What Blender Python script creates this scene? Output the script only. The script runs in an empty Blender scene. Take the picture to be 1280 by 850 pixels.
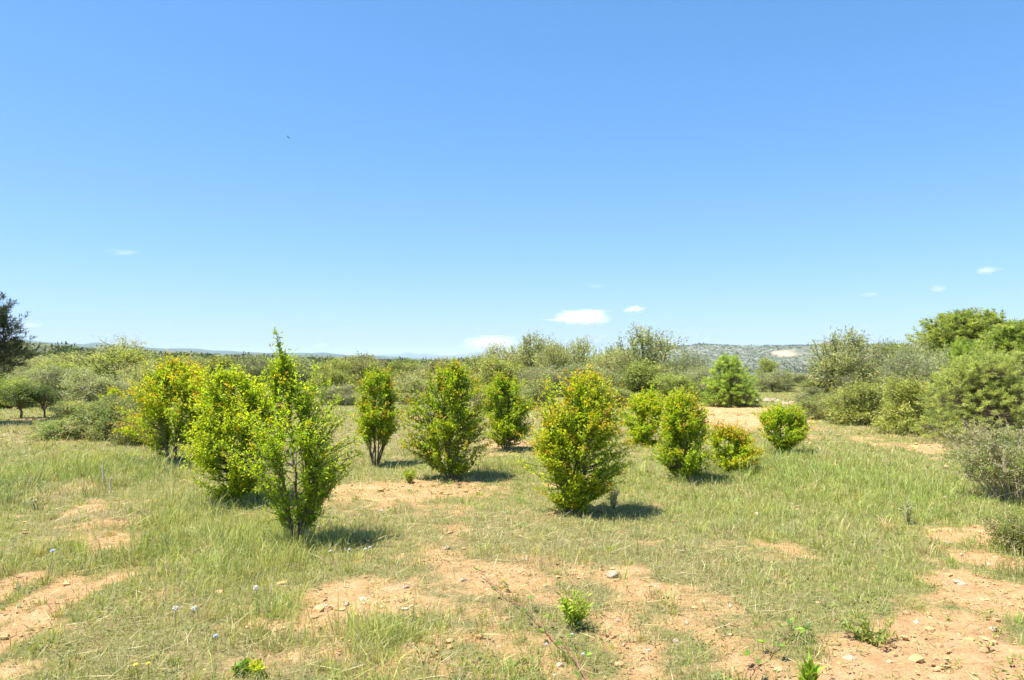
import bpy, math
import numpy as np
from mathutils import Vector

# ------------------------------------------------------------------ basics
SC = bpy.context.scene
COL = SC.collection
F = 978.0            # focal length in photo pixels (photo 1280 x 850)
HORIZ = 446.0
CAMZ = 1.9
PITCH = math.atan((HORIZ - 425.0) / F)
rng = np.random.default_rng(7)


def unit(v):
    return v / np.maximum(np.linalg.norm(v, axis=-1, keepdims=True), 1e-9)


# ------------------------------------------------------------------ noise
def _hash(ix, iy, iz, seed):
    n = (ix.astype(np.int64) * 374761393 + iy.astype(np.int64) * 668265263 + iz.astype(np.int64) * 2147483647 + seed * 974711) & 0xFFFFFFFF
    n = ((n ^ (n >> 13)) * 1274126177) & 0xFFFFFFFF
    n = ((n ^ (n >> 16)) * 2246822519) & 0xFFFFFFFF
    return ((n ^ (n >> 15)) & 0xFFFFFF) / float(0xFFFFFF)


def noise2(x, y, scale, seed=0, octaves=1):
    x = np.asarray(x, float); y = np.asarray(y, float)
    out = 0.0; amp = 1.0; tot = 0.0
    for o in range(octaves):
        u = x / scale; v = y / scale
        ix = np.floor(u); iy = np.floor(v)
        fx = u - ix; fy = v - iy
        fx = fx * fx * (3 - 2 * fx); fy = fy * fy * (3 - 2 * fy)
        z = np.zeros_like(ix)
        s = seed + o * 17
        a = _hash(ix, iy, z, s); b = _hash(ix + 1, iy, z, s)
        c = _hash(ix, iy + 1, z, s); d = _hash(ix + 1, iy + 1, z, s)
        out = out + amp * ((a * (1 - fx) + b * fx) * (1 - fy) + (c * (1 - fx) + d * fx) * fy)
        tot += amp; amp *= 0.5; scale = scale * 0.5
    return out / tot


def noise3(p, scale, seed=0):
    q = p / scale
    i = np.floor(q); f = q - i
    f = f * f * (3 - 2 * f)
    out = 0
    for dx in (0, 1):
        for dy in (0, 1):
            for dz in (0, 1):
                w = (f[:, 0] if dx else 1 - f[:, 0]) * (f[:, 1] if dy else 1 - f[:, 1]) * (f[:, 2] if dz else 1 - f[:, 2])
                out = out + w * _hash(i[:, 0] + dx, i[:, 1] + dy, i[:, 2] + dz, seed)
    return out


def sstep(a, b, x):
    t = np.clip((x - a) / (b - a), 0, 1)
    return t * t * (3 - 2 * t)


# ------------------------------------------------------------------ terrain
RIDGES = [
    # crest distance, half width before, behind, [(pixel x, pixel y of the crest)]
    (800, 520, 500, [(-700, 426), (-200, 429), (30, 432), (60, 433.5), (110, 437), (200, 440.5), (260, 443.3), (300, 444.3), (400, 447.3), (500, 450), (620, 453), (700, 462), (1900, 500)]),
    (6200, 2600, 1500, [(-900, 436), (-300, 431), (40, 429), (105, 432), (120, 429.5), (160, 433), (200, 435.5), (236, 436.5), (262, 439), (330, 441), (390, 442), (405, 441.3), (430, 443), (480, 445), (520, 449), (700, 470), (1900, 500)]),
    (15000, 2500, 2500, [(-900, 450), (380, 448), (440, 445.5), (470, 444.5), (497, 443), (511, 440.5), (522, 443), (532, 442), (547, 444), (565, 445), (582, 443.5), (598, 441), (615, 443), (640, 442), (680, 445), (760, 446), (900, 452), (1900, 470)]),
    (1650, 460, 700, [(-900, 520), (560, 505), (680, 460), (760, 444), (800, 436), (830, 432.5), (875, 431), (900, 432), (945, 433.5), (985, 432.5), (1015, 431), (1060, 430.5), (1110, 431.5), (1180, 434), (1300, 430), (1600, 425), (2300, 440)]),
]


def terrain(x, y):
    x = np.asarray(x, float); y = np.asarray(y, float)
    r = np.hypot(x, y)
    az = np.arctan2(x, y)
    h = 0.05 * (noise2(x, y, 2.3, 3) - .5) + 0.16 * (noise2(x, y, 9.0, 5) - .5) * sstep(3, 12, r)
    h = h + 0.03 * (noise2(x, y, 0.55, 8, 2) - .5)
    base = -6.0 * sstep(48, 220, r) - 10 * sstep(180, 620, r)
    out = h + base + 1.2 * (noise2(x, y, 60, 11, 2) - .5) * sstep(60, 160, r)
    front = sstep(1.55, 1.15, np.abs(az))
    px = 640 + F * np.tan(np.clip(az, -1.15, 1.15))
    for k, (d0, wa, wb, prof) in enumerate(RIDGES):
        pxs = [p[0] for p in prof]; pys = [p[1] for p in prof]
        crest = CAMZ + (HORIZ - np.interp(px, pxs, pys)) / F * d0
        t = np.where(r < d0, (d0 - r) / wa, (r - d0) / wb)
        bump = np.exp(-(t * 1.5) ** 2)
        amt = (crest + 16.0) * front
        rough = (noise2(x, y, d0 * 0.06, 30 + k, 3) - .5) * d0 * 0.006
        hill = -16.0 + amt * bump + rough * bump
        out = np.where(r > 200, np.maximum(out, hill), out)
    return out


QUARRY = 1420.0
CAM = np.array([0.0, 0.0, CAMZ])


def ground_at(px, py):
    """point of the ground seen at a photo pixel"""
    u = (px - 640) / F; v = -(py - 425) / F
    c, s = math.cos(PITCH), math.sin(PITCH)
    d = np.array([u, c - v * s, s + v * c])
    z = 0.0
    for _ in range(6):
        t = (z - CAMZ) / d[2]
        p = CAM + d * t
        z = float(terrain(p[0], p[1]))
    return np.array([p[0], p[1], z])


def dist_at(py):
    return CAMZ * F / (py - HORIZ)


def gz(x, y):
    return float(terrain(x, y))


# patches of bare soil and of lush growth, given as ellipses on the ground
def ellipses(rows):
    out = []
    for px, py, rx, ry, s in rows:
        d = dist_at(py)
        x = (px - 640) / F * d
        d0 = dist_at(min(py + ry, 2000)); d1 = dist_at(max(py - ry, HORIZ + 14))
        out.append((x, d, rx / F * d, max(0.15, (d1 - d0) / 2), s))
    return out


BARE = ellipses([
    (1100, 805, 130, 34, 1.7), (1150, 838, 190, 44, 2.2), (1200, 790, 90, 40, 1.9), (1215, 740, 66, 36, 2.1), (1215, 695, 34, 22, 1.6), (1208, 662, 24, 14, 1.2), (14, 800, 26, 80, 1.7), (22, 730, 18, 26, 1.4), (1000, 845, 140, 20, 1.4), (950, 800, 60, 24, .8),
    (125, 662, 34, 12, .8), (95, 640, 24, 12, .75), (70, 618, 20, 12, .65), (52, 598, 16, 10, .5), (915, 520, 80, 14, 1.3), (890, 508, 60, 6, .9), (990, 520, 40, 6, .7), (640, 740, 150, 50, .5), (800, 740, 80, 50, .45), (930, 780, 120, 50, .5), (560, 640, 130, 30, .4),
    (1170, 805, 135, 42, 1.1), (1232, 740, 42, 40, 1.1), (1200, 672, 32, 18, .9), (1165, 700, 30, 14, .7), (1060, 835, 100, 28, 1.0), (940, 825, 80, 32, .85), (1262, 800, 40, 60, .6),
    (870, 765, 70, 32, .55), (775, 785, 45, 40, .9), (765, 725, 40, 26, .7), (640, 712, 95, 30, .72), (590, 775, 60, 30, .62), (690, 745, 50, 22, .6), (465, 738, 66, 24, .95),
    (520, 614, 110, 18, .85), (430, 640, 40, 14, .5), (600, 602, 50, 8, .6), (760, 640, 46, 9, .55), (690, 650, 40, 8, .6), (18, 765, 32, 50, 1.2), (8, 835, 40, 40, .8), (145, 677, 36, 15, 1.2),
    (60, 640, 30, 14, .45), (915, 522, 62, 10, .95), (868, 507, 50, 5, .7), (1148, 561, 56, 10, .9), (1090, 548, 40, 5, .5), (1190, 580, 30, 8, .5), (945, 511, 30, 4, .9),
    (80, 522, 46, 4, .8), (540, 520, 40, 5, .7), (632, 552, 44, 6, .8), (700, 520, 50, 5, .5), (1000, 545, 30, 5, .4), (925, 740, 46, 16, .45), (990, 690, 30, 9, .4), (1085, 655, 24, 6, .35), (830, 655, 26, 7, .35)])
LUSH = ellipses([
    (1040, 600, 150, 50, 1), (960, 650, 90, 40, .7), (880, 640, 50, 30, .7), (1060, 690, 120, 40, .5), (300, 690, 140, 42, 1), (60, 600, 110, 46, .9), (150, 600, 70, 24, .8), (380, 770, 110, 30, .7),
    (60, 710, 70, 40, .9), (640, 585, 40, 14, .7), (230, 640, 80, 30, .7), (780, 600, 40, 18, .5), (470, 800, 90, 40, .6), (660, 830, 60, 24, .6), (1262, 700, 36, 50, .8), (500, 780, 60, 20, .7)])
DRY = ellipses([
    (470, 545, 200, 16, .7), (700, 530, 140, 10, .7), (60, 545, 90, 14, .9), (120, 655, 60, 20, .9), (80, 620, 40, 18, .9), (640, 720, 200, 60, .5), (850, 720, 150, 50, .4), (900, 530, 120, 10, .7),
    (255, 697, 40, 14, 1.2), (110, 530, 80, 8, .9), (100, 650, 50, 14, .9), (330, 820, 160, 34, .7), (560, 660, 120, 26, .6), (480, 640, 80, 20, .5), (1235, 560, 40, 40, .9), (640, 650, 60, 16, .5), (200, 770, 90, 30, .5),
    (700, 680, 80, 20, .4), (1100, 520, 60, 6, .5), (470, 560, 30, 8, .8), (1245, 660, 30, 30, .7), (560, 800, 60, 30, .4)])


def field(x, y, rows):
    out = np.zeros_like(np.asarray(x, float))
    wx = x + (noise2(x, y, .8, 41, 3) - .5) * .45
    wy = y + (noise2(x, y, 1.1, 43, 3) - .5) * 1.0
    for ex, ey, rx, ry, s in rows:
        q = ((wx - ex) / rx) ** 2 + ((wy - ey) / ry) ** 2
        out = np.maximum(out, s * np.exp(-0.9 * q ** 1.4))
    return out


def bareness(x, y):
    x = np.asarray(x, float); y = np.asarray(y, float)
    b = field(x, y, BARE)
    n = noise2(x, y, 0.7, 51, 3)
    n2 = noise2(x, y, 2.6, 57, 2)
    n3 = noise2(x, y, 0.28, 59, 2)
    return np.clip(b * 1.0 + (n - .5) * 1.2 + (n3 - .5) * 1.1 + (n2 - .5) * 0.6 - 0.21, 0, 1)


# ------------------------------------------------------------------ mesh helpers
def make_mesh(name, V, faces, mat, cols=None, smooth=False):
    """faces: (N,3) or (N,4) int array or list of such arrays"""
    if not isinstance(faces, list):
        faces = [faces]
    me = bpy.data.meshes.new(name)
    V = np.asarray(V, np.float32)
    me.vertices.add(len(V)); me.vertices.foreach_set('co', V.ravel())
    loops = np.concatenate([f.ravel() for f in faces]).astype(np.int32)
    tot = np.concatenate([np.full(len(f), f.shape[1], np.int32) for f in faces])
    start = np.concatenate([[0], np.cumsum(tot)[:-1]]).astype(np.int32)
    me.loops.add(len(loops)); me.loops.foreach_set('vertex_index', loops)
    me.polygons.add(len(tot)); me.polygons.foreach_set('loop_start', start); me.polygons.foreach_set('loop_total', tot)
    me.polygons.foreach_set('use_smooth', np.full(len(tot), smooth, bool))
    if cols is not None:
        for k, c in (cols.items() if isinstance(cols, dict) else {'Col': cols}.items()):
            c = np.asarray(c, np.float32)
            if c.ndim == 1:
                a = me.attributes.new(k, 'FLOAT', 'POINT'); a.data.foreach_set('value', c)
            else:
                a = me.attributes.new(k, 'FLOAT_COLOR', 'POINT')
                a.data.foreach_set('color', np.concatenate([c, np.ones((len(c), 1), np.float32)], 1).ravel())
    me.update(calc_edges=True); me.validate()
    if mat is not None:
        me.materials.append(mat)
    return me


def link(name, me, parent=None, loc=None):
    o = bpy.data.objects.new(name, me)
    COL.objects.link(o)
    if parent is not None:
        o.parent = parent
    if loc is not None:
        o.location = loc
    return o


def tag(o, label=None, cat=None, group=None, kind=None):
    for k, v in (('label', label), ('category', cat), ('group', group), ('kind', kind)):
        if v:
            o[k] = v
    return o


def empty(name, loc, label, cat, group=None, rz=0.0):
    o = bpy.data.objects.new(name, None); COL.objects.link(o)
    o.empty_display_size = 0.2
    o.location = loc; o.rotation_euler = (0, 0, rz)
    return tag(o, label, cat, group)


def copy_tree(root, loc, scale, rz):
    r = root.copy(); COL.objects.link(r)
    r.location = loc; r.scale = scale; r.rotation_euler = (0, 0, rz)
    for ch in root.children:
        c = ch.copy(); COL.objects.link(c); c.parent = r
    return r


class Tubes:
    def __init__(self):
        self.V = []; self.Fq = []; self.n = 0

    def add(self, pts, radii, k=5):
        pts = np.asarray(pts, float); radii = np.broadcast_to(np.asarray(radii, float), (len(pts),))
        t = np.gradient(pts, axis=0); t = unit(t)
        ref = np.array([0.31, 0.95, 0.05])
        a = unit(np.cross(t, ref)); b = np.cross(t, a)
        ang = np.arange(k) / k * 2 * math.pi
        ring = pts[:, None, :] + radii[:, None, None] * (np.cos(ang)[None, :, None] * a[:, None, :] + np.sin(ang)[None, :, None] * b[:, None, :])
        self.V.append(ring.reshape(-1, 3))
        m = len(pts)
        i = np.arange(m - 1)[:, None] * k; j = np.arange(k)[None, :]; j2 = (j + 1) % k
        self.Fq.append((self.n + np.stack([i + j, i + j2, i + k + j2, i + k + j], -1)).reshape(-1, 4))
        self.n += m * k

    def mesh(self, name, mat):
        return make_mesh(name, np.concatenate(self.V), np.concatenate(self.Fq), mat, smooth=True)


def leaves_mesh_data(P, D, N, L, W, fold=0.15, wide=0.45):
    D = unit(D); S = unit(np.cross(D, N)); Nn = np.cross(S, D)
    L = L[:, None]; W = W[:, None]
    m = P + D * L * wide
    V = np.stack([P, m + S * W * .5 + Nn * W * fold, P + D * L, m - S * W * .5 + Nn * W * fold], 1).reshape(-1, 3)
    Fc = np.arange(len(P) * 4).reshape(-1, 4)
    return V, Fc


def jit(c, n, r, amt=0.18, hue=0.10):
    """n colours around c with natural leaf to leaf variation"""
    c = np.asarray(c, float)
    v = np.clip(1 + r.normal(0, amt, (n, 1)), .5, 1.7)
    h = 1 + r.normal(0, hue, (n, 1)) * np.array([[1.0, 0.1, -0.3]])
    return np.clip(c[None, :] * v * h, 0.003, 0.9)


# ------------------------------------------------------------------ materials
def new_mat(name):
    m = bpy.data.materials.new(name); m.use_nodes = True
    nt = m.node_tree; nt.nodes.clear()
    return m, nt, nt.nodes, nt.links


def leaf_mat(name, transl=0.4, rough=0.5, spec=0.35, trans_tint=(1.25, 1.2, .55), obj_var=0.0, gain=1.0):
    m, nt, N, Lk = new_mat(name)
    out = N.new('ShaderNodeOutputMaterial')
    at = N.new('ShaderNodeAttribute'); at.attribute_name = 'Col'
    col = at.outputs['Color']
    if obj_var:
        oi = N.new('ShaderNodeObjectInfo')
        hs = N.new('ShaderNodeHueSaturation')
        mr = N.new('ShaderNodeMapRange'); mr.inputs[3].default_value = 1 - obj_var; mr.inputs[4].default_value = 1 + obj_var
        Lk.new(oi.outputs['Random'], mr.inputs[0]); Lk.new(mr.outputs[0], hs.inputs['Value'])
        mu = N.new('ShaderNodeMath'); mu.operation = 'MULTIPLY'; mu.inputs[1].default_value = 7.31
        fr = N.new('ShaderNodeMath'); fr.operation = 'FRACT'
        Lk.new(oi.outputs['Random'], mu.inputs[0]); Lk.new(mu.outputs[0], fr.inputs[0])
        m2 = N.new('ShaderNodeMapRange'); m2.inputs[3].default_value = 0.487; m2.inputs[4].default_value = 0.507
        Lk.new(fr.outputs[0], m2.inputs[0]); Lk.new(m2.outputs[0], hs.inputs['Hue'])
        Lk.new(col, hs.inputs['Color']); col = hs.outputs['Color']
    p = N.new('ShaderNodeBsdfPrincipled')
    p.inputs['Roughness'].default_value = rough
    p.inputs['Specular IOR Level'].default_value = spec
    Lk.new(col, p.inputs['Base Color'])
    t = N.new('ShaderNodeBsdfTranslucent')
    mx = N.new('ShaderNodeMix'); mx.data_type = 'RGBA'; mx.blend_type = 'MULTIPLY'; mx.inputs[0].default_value = 1
    Lk.new(col, mx.inputs[6]); mx.inputs[7].default_value = (*trans_tint, 1)
    Lk.new(mx.outputs[2], t.inputs['Color'])
    ms = N.new('ShaderNodeMixShader'); ms.inputs[0].default_value = transl
    Lk.new(p.outputs[0], ms.inputs[1]); Lk.new(t.outputs[0], ms.inputs[2])
    Lk.new(ms.outputs[0], out.inputs['Surface'])
    return m


def noise_mat(name, c1, c2, scale=8.0, rough=0.85, bump=0.3, detail=6, spec=0.2):
    m, nt, N, Lk = new_mat(name)
    out = N.new('ShaderNodeOutputMaterial'); p = N.new('ShaderNodeBsdfPrincipled')
    tc = N.new('ShaderNodeTexCoord'); no = N.new('ShaderNodeTexNoise')
    no.inputs['Scale'].default_value = scale; no.inputs['Detail'].default_value = detail
    Lk.new(tc.outputs['Object'], no.inputs['Vector'])
    r = N.new('ShaderNodeValToRGB')
    r.color_ramp.elements[0].position = .3; r.color_ramp.elements[0].color = (*c1, 1)
    r.color_ramp.elements[1].position = .7; r.color_ramp.elements[1].color = (*c2, 1)
    Lk.new(no.outputs['Fac'], r.inputs[0]); Lk.new(r.outputs[0], p.inputs['Base Color'])
    p.inputs['Roughness'].default_value = rough; p.inputs['Specular IOR Level'].default_value = spec
    b = N.new('ShaderNodeBump'); b.inputs['Strength'].default_value = bump; b.inputs['Distance'].default_value = 0.02
    Lk.new(no.outputs['Fac'], b.inputs['Height']); Lk.new(b.outputs[0], p.inputs['Normal'])
    Lk.new(p.outputs[0], out.inputs['Surface'])
    return m


M_POM = leaf_mat('pomegranate_leaf', .60, .45, .25, (1.15, 1.15, .45))
M_TREE = leaf_mat('tree_leaf', .45, .55, .3, (1.2, 1.2, .6), obj_var=.16)
M_PINE = leaf_mat('pine_needle', .5, .5, .3, (1.2, 1.2, .5), obj_var=.08)
M_GRASS = leaf_mat('grass_blade', .4, .5, .3, (1.2, 1.15, .6))
M_WEED = leaf_mat('weed_leaf', .4, .5, .3, (1.2, 1.2, .5))
M_BARK = noise_mat('grey_brown_bark', (.10, .075, .05), (.24, .19, .14), 30, .9, .5)
M_BARK_PALE = noise_mat('pale_bark', (.16, .13, .10), (.34, .29, .23), 40, .9, .4)
M_DRYTWIG = noise_mat('dry_twig', (.30, .245, .16), (.50, .43, .31), 40, .9, .3)
M_BRAMBLE = noise_mat('bramble_cane', (.13, .06, .045), (.26, .15, .10), 25, .7, .3)
M_STONE = noise_mat('limestone', (.26, .19, .12), (.40, .33, .25), 14, .9, .6)
M_DEADWOOD = noise_mat('dead_wood', (.46, .38, .28), (.62, .54, .42), 30, .9, .4)


# ------------------------------------------------------------------ ground
def build_ground():
    az_d = np.radians(np.linspace(-46, 46, 820))
    az_s = np.radians(np.concatenate([np.linspace(-180, -47, 70, endpoint=False), ]))
    az = np.concatenate([az_s, az_d, -az_s[::-1][:-1]])
    az = np.sort(az)
    r = [0.25]
    while r[-1] < 23000:
        k = 1.018 if r[-1] < 60 else 1.03
        r.append(r[-1] * k)
    r = np.array(r)
    R, A = np.meshgrid(r, az, indexing='ij')
    X = R * np.sin(A); Y = R * np.cos(A)
    Z = terrain(X, Y)
    n, m = R.shape
    # clods and hoof-sized hollows in the soil
    near = R < 30
    b = np.zeros_like(Z)
    b[near] = bareness(X[near], Y[near])
    b[~near] = np.clip(field(X[~near], Y[~near], BARE) * 1.1, 0, 1) * (R[~near] < 60)
    Z[near] += (noise2(X[near], Y[near], .22, 71, 3) - .5) * .045 * (0.4 + b[near])
    V = np.stack([X, Y, Z], -1).reshape(-1, 3)
    i = np.arange(n - 1)[:, None] * m; j = np.arange(m)[None, :]; j2 = (j + 1) % m
    Fq = np.stack([i + j, i + j2, i + m + j2, i + m + j], -1).reshape(-1, 4)[:, ::-1]
    c = len(V)
    V = np.concatenate([V, [[0, 0, gz(0, 0)]]])
    Ft = np.stack([np.full(m, c), np.arange(m), (np.arange(m) + 1) % m], -1)[:, ::-1]
    px = 640 + F * np.tan(np.clip(A, -1.2, 1.2))
    rock = sstep(520, 760, px) * sstep(450, 800, R) * sstep(4200, 3000, R)
    far = sstep(50, 110, R)
    quarry = np.exp(-(((X - 545) / 42) ** 2 + ((Y - 1490) / 34) ** 2) ** 2) * 0
    # quarry scar on the rocky hill
    q_az = np.arctan2((984 - 640), F)
    qa = (A - q_az) / math.radians(1.1) + .25 * (noise2(X, Y, 40, 5) - .5); qr = (R - QUARRY) / 26 + 1.2 * (noise2(X, Y, 22, 6) - .5)
    quarry = np.exp(-(qa ** 2 + qr ** 2) ** 2)
    app = lambda q, v: np.concatenate([q.ravel(), [v]])
    dry = np.zeros_like(Z); dry[R < 70] = np.clip(field(X[R < 70], Y[R < 70], DRY), 0, 1)
    me = make_mesh('ground', V, [Fq, Ft], None, {'bare': app(b, .5), 'rock': app(rock, 0.), 'far': app(far, 0.), 'quarry': app(quarry, 0.), 'dry': app(dry, 0.)}, smooth=True)
    me.materials.append(ground_mat())
    o = link('ground', me); tag(o, kind='structure')
    o['label'] = 'tan soil with thin grass running out to wooded ridges'
    return o


def ground_mat():
    m, nt, N, Lk = new_mat('soil_and_hills')
    out = N.new('ShaderNodeOutputMaterial'); p = N.new('ShaderNodeBsdfPrincipled')
    p.inputs['Roughness'].default_value = .95; p.inputs['Specular IOR Level'].default_value = .1
    geo = N.new('ShaderNodeNewGeometry'); pos = geo.outputs['Position']

    def attr(n):
        a = N.new('ShaderNodeAttribute'); a.attribute_name = n; return a.outputs['Fac']

    def noise(scale, detail=5, rough=.6):
        t = N.new('ShaderNodeTexNoise'); t.inputs['Scale'].default_value = scale
        t.inputs['Detail'].default_value = detail; t.inputs['Roughness'].default_value = rough
        Lk.new(pos, t.inputs['Vector']); return t.outputs['Fac']

    def ramp(fac, stops):
        r = N.new('ShaderNodeValToRGB'); e = r.color_ramp.elements
        while len(e) < len(stops): e.new(.5)
        for k, (q, c) in enumerate(stops):
            e[k].position = q; e[k].color = (*c, 1) if len(c) == 3 else c
        Lk.new(fac, r.inputs[0]); return r.outputs[0]

    def mix(f, a, b):
        x = N.new('ShaderNodeMix'); x.data_type = 'RGBA'; Lk.new(f, x.inputs[0]); Lk.new(a, x.inputs[6]); Lk.new(b, x.inputs[7]); return x.outputs[2]

    def math_(op, a, b=None, c=None, clamp=False):
        x = N.new('ShaderNodeMath'); x.operation = op; x.use_clamp = clamp
        for k, q in enumerate((a, b, c)):
            if q is None: continue
            if isinstance(q, (int, float)): x.inputs[k].default_value = q
            else: Lk.new(q, x.inputs[k])
        return x.outputs[0]

    soil = ramp(noise(5.5, 8, .7), [(.25, (.335, .185, .083)), (.5, (.46, .275, .132)), (.75, (.57, .375, .205))])
    crumbs = ramp(noise(38, 4, .7), [(.36, (.55, .55, .55)), (.5, (1, 1, 1)), (.68, (1.25, 1.22, 1.18))])
    mu = N.new('ShaderNodeMix'); mu.data_type = 'RGBA'; mu.blend_type = 'MULTIPLY'; mu.inputs[0].default_value = .6
    Lk.new(soil, mu.inputs[6]); Lk.new(crumbs, mu.inputs[7]); soil = mu.outputs[2]
    thatch = ramp(noise(9, 8, .75), [(.3, (.125, .145, .042)), (.5, (.195, .185, .066)), (.7, (.31, .255, .12))])
    straw = ramp(noise(14, 8, .75), [(.3, (.17, .145, .065)), (.7, (.32, .255, .13))])
    thatch = mix(attr('dry'), thatch, straw)
    gap = ramp(noise(34, 5, .75), [(.38, (.42, .40, .36)), (.52, (1, 1, 1)), (.7, (1.25, 1.2, 1.1))])
    mg = N.new('ShaderNodeMix'); mg.data_type = 'RGBA'; mg.blend_type = 'MULTIPLY'; mg.inputs[0].default_value = .8
    Lk.new(thatch, mg.inputs[6]); Lk.new(gap, mg.inputs[7]); thatch = mg.outputs[2]
    bfac = math_('ADD', attr('bare'), math_('MULTIPLY_ADD', noise(4.5, 6, .7), 1.5, -.75), clamp=False)
    bfac = math_('MULTIPLY_ADD', bfac, 1.6, -.1, clamp=True)
    near = mix(bfac, thatch, soil)
    # rough pasture and scrub farther off
    dist = N.new('ShaderNodeVectorMath'); dist.operation = 'LENGTH'; Lk.new(pos, dist.inputs[0])
    dm = N.new('ShaderNodeMapRange'); dm.inputs[1].default_value = 2600; dm.inputs[2].default_value = 4200
    Lk.new(dist.outputs['Value'], dm.inputs[0])
    farc = ramp(noise(.16, 6, .7), [(.3, (.06, .075, .025)), (.5, (.12, .125, .05)), (.72, (.24, .19, .10))])
    forest = ramp(noise(.004, 6, .7), [(.3, (.03, .045, .02)), (.7, (.06, .075, .035))])
    farc = mix(dm.outputs[0], farc, forest)
    col = mix(attr('far'), near, farc)
    # limestone hillside speckled with low scrub
    v = N.new('ShaderNodeTexVoronoi'); v.inputs['Scale'].default_value = .085; v.inputs['Randomness'].default_value = 1
    Lk.new(pos, v.inputs['Vector'])
    spec = math_('ADD', math_('MULTIPLY', v.outputs['Distance'], .55), math_('MULTIPLY', noise(.05, 8, .75), .9))
    rockc = ramp(spec, [(.50, (.06, .075, .035)), (.66, (.10, .11, .065)), (.84, (.17, .17, .13)), (1.0, (.28, .27, .22))])
    big = ramp(noise(.006, 4, .6), [(.35, (.7, .75, .7)), (.65, (1.1, 1.1, 1.1))])
    m2 = N.new('ShaderNodeMix'); m2.data_type = 'RGBA'; m2.blend_type = 'MULTIPLY'; m2.inputs[0].default_value = 1
    Lk.new(rockc, m2.inputs[6]); Lk.new(big, m2.inputs[7])
    col = mix(attr('rock'), col, m2.outputs[2])
    qcol = ramp(noise(.05, 5, .6), [(.3, (.36, .25, .15)), (.7, (.48, .37, .24))])
    col = mix(attr('quarry'), col, qcol)
    Lk.new(col, p.inputs['Base Color'])
    b = N.new('ShaderNodeBump'); b.inputs['Strength'].default_value = 1.0; b.inputs['Distance'].default_value = .035
    h = math_('ADD', noise(22, 8, .7), math_('MULTIPLY', noise(70, 4, .7), .4))
    Lk.new(h, b.inputs['Height']); Lk.new(b.outputs[0], p.inputs['Normal'])
    Lk.new(p.outputs[0], out.inputs['Surface'])
    return m


# ------------------------------------------------------------------ grass and ground cover
C_LUSH = np.array([.345, .405, .108]); C_YEL = np.array([.43, .44, .138]); C_STRAW = np.array([.50, .43, .235]); C_BLUE = np.array([.235, .300, .115]); C_BROWN = np.array([.24, .17, .10])


def sample_ground(n, r0, r1, power, azmax=40, seed=0):
    """points of the field with areal density falling as r**-power"""
    g = np.random.default_rng(seed)
    e = 2 - power
    u = g.random(n)
    r = (r0 ** e + u * (r1 ** e - r0 ** e)) ** (1 / e)
    a = np.radians(g.uniform(-azmax, azmax, n))
    return r * np.sin(a), r * np.cos(a), r, g


def blades(x, y, z, h, w, lean_a, lean, g, cols):
    n = len(x)
    la = lean_a
    ld = np.stack([np.cos(la), np.sin(la), np.zeros(n)], 1)
    fa = g.uniform(0, 2 * math.pi, n)
    sd = np.stack([np.cos(fa), np.sin(fa), np.zeros(n)], 1)
    P = np.stack([x, y, z - .01], 1)
    up = np.array([0, 0, 1.0])
    mid = P + up * (h * .58)[:, None] + ld * (h * lean * .35)[:, None]
    tip = P + up * (h * np.clip(1 - .35 * lean ** 2, .35, 1))[:, None] + ld * (h * lean)[:, None]
    hw = (w * .5)[:, None]
    V = np.stack([P - sd * hw, P + sd * hw, mid - sd * hw * .75, mid + sd * hw * .75, tip], 1).reshape(-1, 3)
    k = np.arange(n)[:, None] * 5
    T = np.concatenate([k + [0, 1, 3], k + [0, 3, 2], k + [2, 3, 4]], 1).reshape(-1, 3)
    C = np.repeat(cols, 5, 0)
    return V, T, C


def grass_colour(x, y, g, n, dryness=0.0):
    lush = np.clip(field(x, y, LUSH), 0, 1); dry = np.clip(field(x, y, DRY), 0, 1.2)
    bare = np.clip(field(x, y, BARE), 0, 1)
    nz = noise2(x, y, 1.6, 61, 2); nb = noise2(x, y, 3.3, 67, 2)
    pd = np.clip(.22 + .50 * dry - .18 * lush + .12 * bare + (nz - .5) * .6 + dryness, .03, .92)
    pl = np.clip(.35 + .5 * lush + (nb - .5) * .9, 0, 1)
    u = g.random(n)[:, None]
    c = np.where(g.random(n)[:, None] < pl[:, None], C_LUSH, C_YEL)
    left = sstep(-1.0, -6.0, x) * np.clip((noise2(x, y, 1.2, 77) - .3) * 2, 0, 1)
    c = np.where(g.random(n)[:, None] < .65 * left[:, None], C_BLUE, c)
    c = np.where(u < pd[:, None], C_STRAW, c)
    v = np.clip(1 + g.normal(0, .17, (n, 1)), .55, 1.6)
    return np.clip(c * v * (1 + g.normal(0, .06, (n, 3))), .01, .8)


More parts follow.
